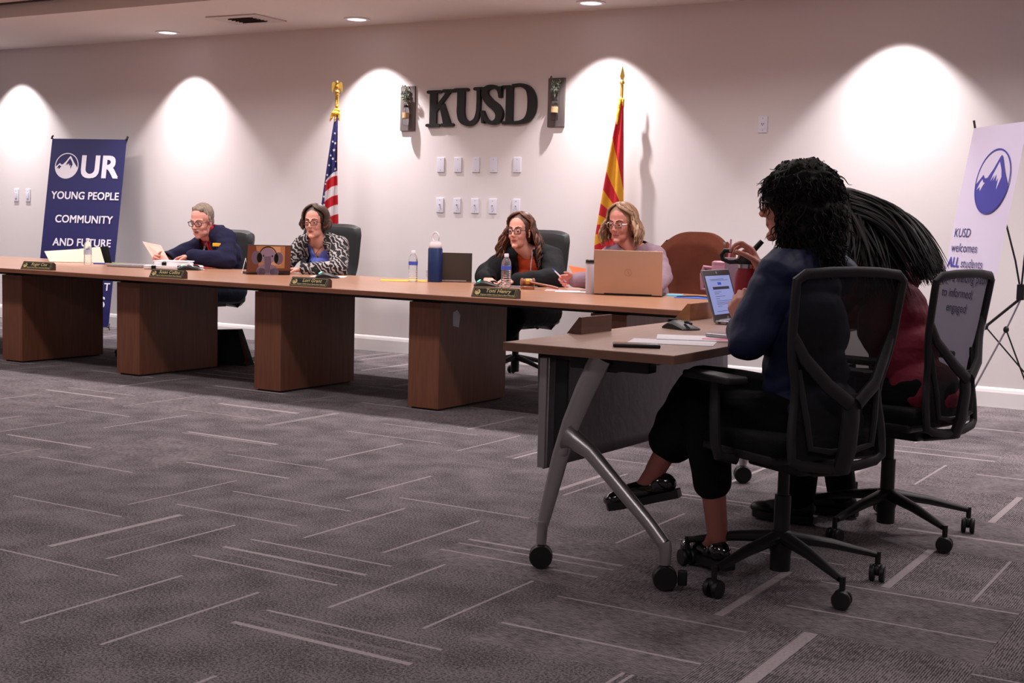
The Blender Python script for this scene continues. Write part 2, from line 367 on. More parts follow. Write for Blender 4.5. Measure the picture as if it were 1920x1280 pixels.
o = bpy.data.objects.new('floor', fl); COL.objects.link(o); struct(o)

# downlights, vent
lab = {-9.52: 'round recessed ceiling downlight, the leftmost visible, left of the air vent', -7.24: 'round recessed ceiling downlight just right of the air vent', -4.94: 'round recessed ceiling downlight above the right-hand sconce and red-yellow flag'}
base = None
for x in SPOT_X:
    if x not in lab: continue
    t = thing('recessed_downlight', lab[x], 'ceiling light', (x, SPOT_Y, SOFFIT_Z), 0, 'recessed downlights in the soffit')
    MB().lathe([(.115, -.001), (.115, -.008), (.085, -.010), (.085, -.001)]).build('trim_ring', M['trim_white'], t)
    ln = MB().lathe([(.083, -.0015), (.083, -.006), (.04, -.006), (.04, -.0015)], n=28).build('diffuser', M['lens_glow'], t)
t = thing('air_vent', 'rectangular dark slotted air vent in the ceiling soffit', 'vent', (-8.18, 8.93, SOFFIT_Z), R_(3))
vm = MB()
for a, b, c, d in ((0, -.165, .56, .10), (0, .165, .56, .10), (-.205, 0, .15, .24), (.205, 0, .15, .24)): vm.box((a, b, -.006), (c, d, .012))
vm.build('vent_frame', M['vent_frame'], t, False)
MB().box((0, 0, -.002), (.5, .37, .004)).build('vent_backing', M['vent_dark'], t, False)
vs_ = MB()
for k in range(5): vs_.box((0.02, -.10 + k * .05, -.014), (.27, .03, .004), Matrix.Rotation(.6, 3, 'X'))
vs_.build('louvers', M['vent_dark'], t, False)

# wall plates
def plate(name, label, cat, x, z, kind, group=None, h=.128, w=.076):
    t = thing(name, label, cat, (x, WALL_Y, z), 0, group)
    MB().box((0, -.005, 0), (w, .010, h), bev=.003).build('cover', M['plate_white'], t)
    for s in (-1, 1): MB().cyl((0, -.0098, s * .045), (0, -.0115, s * .045), .003, n=8).build('screw', M['plate_hole'], t)
    if kind == 'dial':
        MB().box((0, -.0105, .0), (.02, .003, .034)).build('switch_slot', M['plate_white'], t)
        MB().tube([(0, -.011, .006), (.002, -.022, .004)], [.0045, .004], 10).build('jack', mat('jack_grey', srgb(120, 114, 118), .5), t)
        MB().tube([(.002, -.012, 0), (.010, -.013, -.02), (.018, -.012, -.04)], .0008, 6).build('cord', M['jack_grey'], t)
    if kind == 'outlet':
        for z2 in (.022, -.022):
            q = MB().box((0, -.0105, z2), (.034, .003, .03), bev=.001).build('socket', M['plate_white'], t)
            s_ = MB(); s_.box((-.007, -.0125, .003), (.003, .001, .01)); s_.box((.007, -.0125, .003), (.003, .001, .01)); s_.cyl((0, -.012, -.008), (0, -.0128, -.008), .003, n=8); s_.build('slots', M['plate_hole'], q)
    if kind == 'switch':
        MB().box((0, -.012, .0), (.034, .006, .066), bev=.002).build('rocker', M['plate_white'], t)
    return t
rows = ('leftmost', 'second from left', 'middle', 'fourth from left', 'rightmost')
for k, x in enumerate((-6.565, -6.385, -6.2, -6.02, -5.785)):
    plate('blank_wall_plate', 'blank white wall plate, %s in the upper row under the black sign letters' % rows[k], 'wall plate', x, 1.687, 'blank', 'blank plates in the upper row')
    plate('jack_wall_plate', 'white wall plate with a small jack, %s in the lower row' % rows[k], 'wall plate', x, 1.335, 'dial', 'jack plates in the lower row')
plate('wall_switch', 'white wall switch, left one of the pair at far left of the wall', 'switch', -12.17, 1.352, 'switch', 'wall switches left of the blue banner', .135)
plate('wall_switch', 'white wall switch, right one of the pair beside the blue banner', 'switch', -11.98, 1.352, 'switch', 'wall switches left of the blue banner', .135)
plate('wall_outlet', 'white outlet plate high on the wall right of the red-yellow flag', 'outlet', -3.62, 1.995, 'outlet')

# ---------------------------------------------------------------- the letters
sg = thing('letter_sign', 'large black serif letters KUSD fixed on the white wall', 'sign', (-6.165, WALL_Y, 2.175))
KX, KZ = .001266, .00108
def pt(cx, cy): return ((cx - 787) * KX, (357 - cy) * KZ)
DEP = .022
def letter(name, polys):
    m = MB()
    for k, poly in enumerate(polys): m.prism([pt(*p) for p in poly], (0, -.006, 0), (1, 0, 0), (0, 0, 1), (0, -DEP - .0002 * k - {'letter_k': 0, 'letter_u': .004, 'letter_s': .008, 'letter_d': .001}[name], 0))
    return m.build(name, M['sign_black'], sg, False)
def ribbon(pts, n=6):     # centre line with half widths -> quads
    pl = []; P = []
    for i in range(len(pts) - 1):
        for k in range(n):
            t = k / n; p0 = pts[max(i - 1, 0)]; p1 = pts[i]; p2 = pts[i + 1]; p3 = pts[min(i + 2, len(pts) - 1)]
            P.append(tuple(.5 * ((2 * p1[a]) + (-p0[a] + p2[a]) * t + (2 * p0[a] - 5 * p1[a] + 4 * p2[a] - p3[a]) * t * t + (-p0[a] + 3 * p1[a] - 3 * p2[a] + p3[a]) * t ** 3) for a in range(3)))
    P.append(tuple(pts[-1])); E1 = []; E2 = []
    for i, p in enumerate(P):
        a = P[max(i - 1, 0)]; b = P[min(i + 1, len(P) - 1)]; dx, dy = b[0] - a[0], b[1] - a[1]; l = math.hypot(dx, dy) or 1
        nx, ny = -dy / l * p[2], dx / l * p[2]; E1.append((p[0] + nx, p[1] + ny)); E2.append((p[0] - nx, p[1] - ny))
    return [[E1[i], E1[i + 1], E2[i + 1], E2[i]] for i in range(len(P) - 1)]
def serif(x0, x1, y, r=13): return [[(x0 + r, y - r), (x1 - r, y - r), (x1 - 4, y - r + 4), (x1, y), (x1 - 4, y + r - 4), (x1 - r, y + r), (x0 + r, y + r), (x0 + 4, y + r - 4), (x0, y), (x0 + 4, y - r + 4)]]
letter('letter_k', serif(350, 478, 225) + serif(345, 465, 492) + [[(378, 215), (436, 215), (436, 500), (378, 500)]] + serif(478, 600, 220) + [[(525, 215), (562, 215), (436, 385), (436, 330)]] + [[(462, 345), (498, 318), (560, 490), (495, 490)]] + serif(470, 584, 490))
letter('letter_u', serif(575, 700, 215) + serif(735, 826, 212) + ribbon([(637, 215, 30), (637, 330, 30), (638, 400, 30), (655, 455, 28), (705, 484, 20), (755, 462, 17), (777, 405, 15), (782, 330, 14), (782, 212, 14)]))
letter('letter_s', ribbon([(952, 285, 12), (938, 225, 14), (895, 200, 15), (842, 215, 22), (832, 262, 26), (870, 318, 30), (925, 365, 31), (950, 415, 28), (935, 465, 22), (890, 482, 14), (845, 455, 14), (815, 388, 12)]) + [[(942, 200), (966, 200), (966, 285), (950, 290)]] + [[(806, 385), (822, 385), (835, 485), (815, 485)]])
letter('letter_d', serif(955, 1040, 205) + serif(962, 1060, 482) + [[(995, 200), (1050, 200), (1050, 488), (995, 488)]] + ribbon([(1040, 197, 12), (1110, 195, 14), (1165, 222, 22), (1192, 280, 31), (1198, 345, 33), (1190, 410, 30), (1160, 460, 22), (1110, 480, 14), (1040, 484, 12)]))

# ---------------------------------------------------------------- sconces
def sconce(x, z0, z1, label, w=.155, seed=1, bx=-.02):
    t = thing('wall_sconce', label, 'wall decoration', (x, WALL_Y, (z0 + z1) / 2), 0, 'bottle sconces beside the sign')
    h = z1 - z0; MB().box((0, -.01, 0), (w, .02, h), bev=.002).build('board', M['barn_wood'], t)
    by = -.062; b = MB().lathe([(.026, -.15), (.029, -.145), (.029, -.02), (.026, .0), (.015, .018), (.0135, .035), (.016, .037)], (bx, by, 0), 18).build('bottle', M['glass'], t)
    MB().lathe([(.0305, -.088), (.0305, -.04), (.030, -.04), (.030, -.088)], (bx, by, 0), 20).build('burlap_band', M['twine'], b)
    MB().lathe([(.0165, .005), (.0165, .028)], (bx, by, 0), 14).build('clamp_ring', M['sign_black'], t)
    MB().cyl((bx, by, .016), (bx, -.018, .016), .004, n=8).build('bracket', M['sign_black'], t)
    g = MB(); r = random.Random(seed)
    for k in range(11):
        a = r.uniform(0, 2 * PI); l = r.uniform(.06, .17); tip = V((bx + math.cos(a) * .04, by + math.sin(a) * .028, .035 + l)); g.tube([(bx, by, -.10), (bx, by, .035), ((bx + tip.x) / 2, (by + tip.y) / 2, .045 + l * .5), tip], .0016, 5)
        for q in range(7):
            c = V((bx, by, .035)).lerp(tip, .3 + q * .11) + V((r.uniform(-.015, .015), r.uniform(-.012, .012), r.uniform(-.01, .01)))
            g.ell(c, (.012, .003, .008), Euler((r.uniform(0, 3), r.uniform(0, 3), r.uniform(0, 3))).to_matrix(), 8, mi=r.choice((0, 0, 1)))
    g.build('greenery', [M['leaf'], M['leaf_dark']], t)
sconce(-6.925, 1.985, 2.375, 'grey wooden board with a glass bottle and greenery, left of the black letters', .155, 3, .012)
sconce(-5.42, 2.0, 2.40, 'grey wooden board with a glass bottle and greenery, right of the black letters', .155, 8, .012)

# ---------------------------------------------------------------- banners
UC = [(math.cos(2 * PI * k / 48), math.sin(2 * PI * k / 48)) for k in range(48)]
RIDGE = [(-.985, -.08), (-.86, .02), (-.62, .22), (-.5, .10), (-.34, .12), (-.08, .38), (.2, .76), (.27, .82), (.36, .72), (.62, .3), (.98, -.16)]
def lower_disc():
    a0 = math.atan2(-.16, .98); a1 = math.atan2(-.08, -.985)
    return RIDGE + [(math.cos(a0 + (a1 - a0) * k / 30), math.sin(a0 + (a1 - a0) * k / 30)) for k in range(1, 30)]
SNOW = [[(.24, .62), (-.02, .22), (-.12, .0), (.08, .2), (.04, .0), (.2, .22), (.24, -.02), (.34, .1), (.34, -.28), (.52, .12), (.44, .34)], [(-.62, .08), (-.74, -.02), (-.88, -.26), (-.72, -.16), (-.66, -.3), (-.52, -.1), (-.44, -.04), (-.56, -.02)]]
def banner(name, label, TL, r, d, w, h, mbase, seg, parent_items):
    n = r.cross(-d) if r.cross(-d).dot(V((0, -1, 0))) > 0 else -r.cross(-d)
    t = thing(name, label, 'banner', (TL.x, TL.y, 0)); O = TL - V((TL.x, TL.y, 0))
    def P(u, v, k=0): return O + r * u + d * v + n * k
    bnd = MB()
    def f(u, v): return P(u * w, v * h, .002 * math.sin(u * 7) * (1 - v) + .002 * math.sin(v * 5 + u * 3) - .0042)
    g = MB().grid(f, 12, 24); g.build('banner_sheet', M[mbase], t)
    return t, P, n
TL = V((-11.008, 9.171, 1.924)); rr = V((.95, .311, 0)).normalized(); dd = V((.058, -.177, -.983)).normalized()
t, P, n = banner('pull_banner', 'tall dark blue banner reading OUR YOUNG PEOPLE COMMUNITY AND FUTURE at left wall', TL, rr, dd, .832, 1.895, 'banner_blue', 1, 0)
def txt(body, size, u, v, bold, mt, name='print_text', align='LEFT', sx=1.0, space=1.0, par=None): return text_mb(body, size, P(u, v, .0), rr, -dd, 0, 0, align, .001, sx, space, over=bold).build(name, M[mt], par or t, False)
txt('UR', .318, .350, .392, .0105, 'print_white', sx=.98, space=1.05)
for s, v, u in (('YOUNG PEOPLE', .618, .433), ('COMMUNITY', .858, .445), ('AND FUTURE', 1.094, .45)):
    txt(s, .108, u, v, .0024, 'print_white', align='CENTER', sx=.96 if s[0] != 'Y' else .935, space=1.03)
txt('T', .108, .742, 1.53, .002, 'print_white'); txt('S', .15, .70, 1.70, .004, 'print_white')
lc = (.196, .279); LR = .132
def disc_ring(P, c, R0, R1, name, m_, par):
    mb = MB(); vs = []
    for x, y in UC: vs.append(P(c[0] + x * R1, c[1] - y * R1, .001)); vs.append(P(c[0] + x * R0, c[1] - y * R0, .001))
    k = len(UC); mb.add(vs, [(2 * i, 2 * ((i + 1) % k), 2 * ((i + 1) % k) + 1, 2 * i + 1) for i in range(k)]); return mb.build(name, M[m_], par, False)
disc_ring(P, lc, LR * .93, LR, 'logo_ring', 'print_white', t)
MB().add([P(lc[0] + x * LR * .95, lc[1] - y * LR * .95, .001) for x, y in lower_disc()], [list(range(len(lower_disc())))]).build('logo_mountain', M['print_white'], t, False)
sn = MB()
for pl in SNOW: sn.add([P(lc[0] + x * LR * .95, lc[1] - y * LR * .95, .0018) for x, y in pl], [list(range(len(pl)))])
sn.build('logo_snow', M['banner_blue'], t, False)
def stand(t, P, w, h, n, back=.35):
    hub = P(w / 2, h * .55, -.12)
    for u, v in ((0, 0), (w, 0), (0, h), (w, h)):
        mid = hub.lerp(P(u, v, -.02), .5) + n * -.03
        tip = P(u, v, -.012); e = tip + (tip - mid).normalized() * .03
        MB().tube([hub, mid, tip, e], .006, 8).build('stand_arm', M['black_plastic'], t)
        MB().tube([P(u, v, .012) + V((0, 0, -.004)), P(u, v, -.02) + V((0, 0, .034))], .008, 8).build('corner_hook', M['black_plastic'], t)
    MB().ell(hub, (.025, .025, .035)).build('stand_hub', M['black_plastic'], t)
    return hub
hub = stand(t, P, .832, 1.895, n)
ft = hub + n * -.2; ft.z = .006; MB().tube([hub, ft], .006, 8).build('stand_leg', M['black_plastic'], t)
# right banner
TL = V((-1.852, 8.63, 1.866)); rr = V((.641, -.768, 0)).normalized(); dd = V((-.121, -.101, -.988)).normalized()
t, P, n = banner('pull_banner', 'tall white banner with blue mountain logo reading KUSD welcomes ALL students', TL, rr, dd, .635, 1.72, 'banner_white', 1, 0)
for s, v in (('KUSD', .688), ('welcomes', .780),): txt(s, .078, .036, v + .0, .0, 'print_navy', sx=1.03)
txt('ALL', .085, .03, .875, .0026, 'print_blue', space=1.04); txt('students', .078, .195, .875, 0, 'print_navy')
txt('on a lifelong path', .078, .03, .966, 0, 'print_navy', sx=.97); txt('to informed,', .078, .03, 1.06, 0, 'print_navy'); txt('engaged', .078, .125, 1.15, 0, 'print_navy')
lc = (.372, .346); LR = .2
disc_ring(P, lc, LR * .95, LR, 'logo_ring', 'print_blue', t)
MB().add([P(lc[0] + x * LR * .97, lc[1] - y * LR * .97, .001) for x, y in lower_disc()], [list(range(len(lower_disc())))]).build('logo_mountain', M['print_blue'], t, False)
sn = MB()
for pl in SNOW: sn.add([P(lc[0] + x * LR * .95, lc[1] - y * LR * .95, .0018) for x, y in pl], [list(range(len(pl)))])
sn.build('logo_snow', M['banner_white'], t, False)
O = V((t.location.x, t.location.y, 0)); W_ = lambda p: V(p) - O
hb = V((-1.52, 8.68, .855))
MB().tube([W_(P(.0, .0, -.012) + O), W_(P(.0, .0, -.012) + O) + V((-.01, 0, .05))], .007, 8).build('corner_hook', M['black_plastic'], t)
MB().tube([W_(P(.635, .0, -.012) + O), W_(P(.635, .0, -.012) + O) + V((0, 0, .05))], .007, 8).build('corner_hook', M['black_plastic'], t)
MB().tube([W_(hb), W_((-1.56, 8.66, 1.05)), W_((-1.62, 8.66, 1.25)), W_(P(0, 0, -.015) + O)], .006, 8).build('stand_arm', M['black_plastic'], t)
MB().tube([W_(hb), W_((-1.45, 8.4, 1.35)), W_(P(.635, 0, -.015) + O)], .006, 8).build('stand_arm', M['black_plastic'], t)
MB().box(W_(hb), (.045, .045, .10), bev=.008).build('stand_hub', M['black_plastic'], t)
j1, j2 = V((-1.715, 8.66, .628)), V((-1.59, 8.66, .617))
MB().tube([W_(hb + V((0, 0, -.04))), W_(j1)], .009, 8).build('stand_leg', M['black_plastic'], t)
MB().tube([W_(hb + V((.0, 0, -.05))), W_(j2), W_((-1.82, 8.66, .10)), W_((-1.88, 8.66, .006))], .006, 8).build('stand_leg', M['silver'], t)
MB().tube([W_(j1), W_((-1.45, 8.66, .34)), W_((-1.2, 8.66, .06))], .005, 8).build('stand_leg', M['black_plastic'], t)
MB().tube([W_(j2), W_((-1.47, 8.66, .33)), W_((-1.34, 8.66, .006))], .005, 8).build('stand_leg', M['black_plastic'], t)
for j in (j1, j2): MB().ell(W_(j), (.018, .018, .022)).build('joint', M['black_plastic'], t)

# ---------------------------------------------------------------- flags
def flag_us():
    bx, by = -7.47, 9.33
    t = thing('flag', 'furled red white and blue flag on a pole topped by a gold eagle', 'flag', (bx, by, 0), R_(38))
    # local x: image right, local y: away from the camera
    pl = MB().cyl((0, 0, .03), (0, 0, 2.3), .012, n=12).build('pole', M['gold'], t)
    MB().lathe([(.15, 0), (.15, .02), (.05, .045), (.02, .06)]).build('base', M['gold'], t)
    e = MB(); e.lathe([(.012, 2.18), (.022, 2.19), (.016, 2.2), (.016, 2.28), (.024, 2.29), (.012, 2.30), (.026, 2.312), (.02, 2.325)], n=14)
    e.ell((0, 0, 2.355), (.018, .022, .032)); e.ell((0, -.012, 2.395), (.012, .016, .014)); e.caps((0, -.025, 2.393), .005, (0, -.035, 2.388), .002)
    for s in (-1, 1):
        e.prism([(0, 0), (s * .03, .03), (s * .045, .02), (s * .05, -.04), (s * .04, -.075), (s * .03, -.03), (s * .012, -.03)], (0, -.005, 2.37), (1, 0, 0), (0, 0, 1), (0, .012, 0))
    e.build('eagle_finial', M['gold'], t)
    ts = MB(); ts.ell((0, 0, 2.15), (.028, .028, .022)); ts.ell((-.01, -.01, 2.12), (.036, .03, .028))
    for k in range(8): a = k * .8; ts.caps((.03 * math.cos(a) - .01, .025 * math.sin(a), 2.12), .009, (.04 * math.cos(a) - .018, .03 * math.sin(a), 2.065 + .02 * math.sin(k * 3)), .006)
    ts.build('tassel_cord', M['tassel'], t)
    zt, zb = 2.12, .72
    def wl(v): return -.012 - .15 * min(1, v * 1.25) ** .9
    def wr(v): return .010 + .035 * max(0, v - .3) / .7
    def f(u, v):
        a, b = wl(v), wr(v); x = a + (b - a) * u
        return V((x, -.03 - .03 * min(1, v * 3) * (1 + math.sin(u * 13 + v * 1.2)) * (.35 + v * .7), zt + (zb - zt) * v + .02 * math.sin(u * 3)))
    def mi(u, v):
        z = zt + (zb - zt) * v; x = wl(v) + (wr(v) - wl(v)) * u; edge = -.105 + .0 * v
        # the blue canton lies left of a steep fold line, stripes to its right
        fold = -.085 - .05 * v + max(0, (1.56 - z)) * -.02
        if z > 1.60 - (-.0 + x) * -.9 + 0: return 0
        if x < fold + .02 and z > 1.12: return 0
        q = (z - x * .62 - 1.56) / .086
        return 1 if int(math.floor(-q)) % 2 == 0 else 2
    MB().grid(f, 110, 420, 0, mi).build('flag_cloth', [M['flag_blue'], M['flag_red'], M['flag_white']], t)
    st = MB(); 
    for u, v, s in ((.55, .14, .012), (.35, .19, .012), (.7, .2, .014), (.6, .245, .016), (.25, .275, .013), (.55, .3, .015), (.2, .335, .013), (.85, .31, .008), (.8, .36, .016), (.15, .395, .012), (.1, .45, .010), (.10, .53, .013), (.16, .585, .015)):
        c = f(u, v) + V((0, -.008, 0)); pts = []
        for k in range(10): r = s if k % 2 == 0 else s * .42; a = PI / 2 + k * PI / 5; pts.append(c + V((r * math.cos(a) * .95, 0, r * math.sin(a))))
        st.add(pts, [list(range(10))])
    st.build('star', M['flag_white'], t, False)
flag_us()
def flag_az():
    bx, by = -4.745, 9.5
    t = thing('flag', 'furled red and yellow sunburst flag on a pole with a gold spear tip', 'flag', (bx, by, 0), R_(30))
    MB().cyl((0, 0, .03), (0, 0, 2.24), .012, n=12).build('pole', M['gold'], t)
    MB().lathe([(.13, 0), (.13, .02), (.05, .045), (.02, .06)]).build('base', M['gold'], t)
    e = MB(); e.lathe([(.012, 2.20), (.02, 2.205), (.013, 2.215), (.013, 2.31), (.02, 2.315), (.02, 2.33), (.008, 2.345)], n=14)
    e.prism([(-.006, 0), (-.02, .04), (0, .125), (.02, .04), (.006, 0)], (0, -.003, 2.335), (1, 0, 0), (0, 0, 1), (0, .006, 0)); e.build('spear_finial', M['gold'], t)
    ts = MB(); ts.ell((-.006, 0, 2.19), (.022, .022, .02)); ts.chain([(-.01, -.02, 2.19), (-.02, -.024, 2.12), (-.03, -.03, 2.05), (-.032, -.034, 2.0)], [.014, .013, .012, .008]); ts.caps((.008, -.02, 2.19), .014, (.01, -.02, 2.13), .01)
    ts.build('tassel_cord', M['tassel'], t)
    zt, zb = 2.16, .62
    def wl(v): return -.014 - .145 * min(1.0, v * 1.45) ** .85 - .03 * v
    def wr(v): return .016 + .05 * v
    def f(u, v):
        a, b = wl(v), wr(v); return V((a + (b - a) * u, -.03 - .022 * min(1, v * 4) * (1 + math.sin(u * 10 + 1)) * (.4 + v * .6), zt + (zb - zt) * v))
    cx, cz = .115, 1.17
    def mi(u, v):
        p = f(u, v); a = math.degrees(math.atan2(p.z - cz, -(p.x - cx)))
        for lim, c in ((76, 0), (64, 1), (52, 0), (38, 1), (22, 0), (7, 1), (-9, 0), (-24, 1)):
            if a > lim: return c
        return 0
    MB().grid(f, 110, 420, 0, mi).build('flag_cloth', [M['flag_red'], M['flag_yellow']], t)
flag_az()
# ================================================================ conference table
TZ = .745
t = thing('conference_table', 'long wooden conference table on five panel pedestals, seating four people', 'table', (-6.5, 7.4, 0))
x0, x1 = -10.9 + 6.5, -2.42 + 6.5
MB().box(((x0 + x1) / 2, (6.69 + 8.4) / 2 - 7.4, TZ - .002), (x1 - x0, 8.4 - 6.69, .004)).build('tabletop', M['table_wood'], t, False)
MB().box(((x0 + x1) / 2, (6.69 + 8.4) / 2 - 7.4, TZ - .017), (x1 - x0 + .001, 8.4 - 6.69 + .001, .026)).build('edge_band', M['edge_wood'], t, False)
MB().box(((x0 + x1) / 2, 7.27 - 7.4, .70), (x1 - x0 - .3, .75, .03)).build('support_rail', M['black_plastic'], t, False)
for k, px in enumerate((-8.70, -7.41, -6.06, -4.76, -3.46)):
    p = MB().box((px + 6.5, 7.26 - 7.4, .349), (.235, .81, .672)).build('pedestal', M['pedestal_wood'], t, False)
    MB().box((px + 6.5, 7.26 - 7.4, .008), (.20, .77, .012)).build('glide', M['black_plastic'], p, False)
    if k == 3: MB().prism([(-.035, -.045), (.03, -.06), (.045, .02), (.01, .055), (-.04, .04)], (px + 6.5 + .118, 7.04 - 7.4, .58), (0, 1, 0), (0, 0, 1), (.0015, 0, 0)).build('paper_tag', M['plate_white'], p, False)

# ================================================================ foreground flip-top desk
DZ = .79
t = thing('flip_top_desk', 'wooden flip-top training desk on silver Y-shaped legs with casters, nearest the camera', 'desk', (-2.03, 4.9, 0))
D = lambda x, y, z: (x + 2.03, y - 4.9, z)
MB().box(D(-2.035, 4.93, DZ - .0015), (.64, 2.12, .003)).build('desktop', M['desk_wood'], t, False)
MB().box(D(-2.035, 4.93, DZ - .0165), (.641, 2.121, .027)).build('edge_band', M['desk_edge'], t, False)
def desk_leg(y, sgn):
    m = MB()
    up = [(-2.02, y, .755), (-2.075, y, .64), (-2.125, y, .52), (-2.165, y, .40), (-2.20, y, .26), (-2.222, y, .17), (-2.226, y, .155)]
    m.tube([D(*p) for p in up], [.040, .038, .035, .031, .027, .023, .022], 14, flat=.55, up=(0, 1, 0))
    m.tube([D(-2.226, y, .165), D(-2.23, y, .085)], [.019, .018], 14)
    dn = [(-2.135, y, .475), (-2.11, y, .465), (-2.05, y, .43), (-1.98, y, .365), (-1.90, y, .29), (-1.82, y, .215), (-1.765, y, .155)]
    m.tube([D(*p) for p in dn], [.050, .034, .027, .025, .024, .023, .023], 14)
    m.tube([D(-1.765, y, .16), D(-1.758, y, .14), D(-1.756, y, .085)], [.024, .022, .018], 14)
    m.chain([D(-2.15, y, .42), D(-2.10, y, .55)], [.022, .006])
    lg = m.build('leg', M['silver'], t)
    for x, k in ((-2.23, 0), (-1.756, 1)):
        c = MB(); 
        for s in (-1, 1):
            q = Matrix.Rotation(.5, 3, 'Z') @ Matrix.Rotation(PI / 2, 3, 'X')
            c.lathe([(.02, -.011), (.038, -.011), (.041, -.006), (.041, .006), (.038, .011), (.02, .011)], V(D(x, y, .0415)) + Matrix.Rotation(.5, 3, 'Z') @ V((0, s * .016, 0)), 22, q)
        c.cyl(D(x, y, .05), D(x, y, .09), .012); cs = c.build('caster', M['black_plastic'], lg)
        if k: MB().box(V(D(x, y, .045)) + V((.055, .02, 0)), (.03, .022, .05), Matrix.Rotation(.5, 3, 'Z'), bev=.004).build('brake_tab', M['black_plastic'], lg)
    MB().box(D(-2.0, y + sgn * .05, .735), (.30, .07, .05), bev=.008).build('leg_bracket', M['black_plastic'], t)
desk_leg(3.955, 1); desk_leg(5.88, -1)
MB().box(D(-2.02, 4.92, .725), (.09, 1.86, .045), bev=.006).build('crossbar', M['black_plastic'], t)
g = MB().grid(lambda u, v: V(D(-2.29 + .03 * math.sin(u * PI) + .03 * (1 - v) ** 2, 4.0 + 1.75 * u, .34 + .405 * v)), 24, 10)
pn = g.mesh('modesty_panel', mat('panel_grey', srgb(104, 98, 106), .45, .3, bump=.3, bscale=14)); bm = bmesh.new(); bm.from_mesh(pn); bmesh.ops.solidify(bm, geom=bm.faces[:], thickness=.008); bm.to_mesh(pn); bm.free()
o = bpy.data.objects.new('modesty_panel', pn); COL.objects.link(o); o.parent = t
MB().box(D(-2.262, 4.0, .54), (.03, .022, .39), bev=.004).build('panel_end_cap', M['silver'], t)
MB().box(D(-2.20, 4.02, .56), (.05, .02, .34), bev=.004).build('panel_bracket', M['black_plastic'], t)

# ================================================================ chairs
def base5(t, r, ang, mat_, hubz=.10, cast='black_plastic', legz=.125):
    for k in range(5):
        a = ang + k * 2 * PI / 5; c, s = math.cos(a), math.sin(a)
        m = MB(); m.tube([(c * .03, s * .03, legz + .03), (c * r * .5, s * r * .5, legz + .008), (c * (r - .01), s * (r - .01), legz - .03)], [.030, .024, .015], 10, flat=.75, up=(0, 0, 1))
        m.cyl((c * r, s * r, legz - .02), (c * r, s * r, .055), .010, n=10); lg = m.build('base_leg', mat_, t)
        w = MB(); sw = a + 1.1 + k * .7
        for q in (-1, 1):
            ro = Matrix.Rotation(sw, 3, 'Z') @ Matrix.Rotation(PI / 2, 3, 'X')
            w.lathe([(.012, -.009), (.028, -.009), (.031, -.005), (.031, .005), (.028, .009), (.012, .009)], V((c * r, s * r, .0315)) + Matrix.Rotation(sw, 3, 'Z') @ V((0, q * .0165, 0)), 18, ro)
        w.ell((c * r, s * r, .042), (.022, .022, .022)); w.build('caster', M[cast], lg)
mesh_m = mat('seat_mesh', srgb(12, 12, 14), .8, alpha=.86)
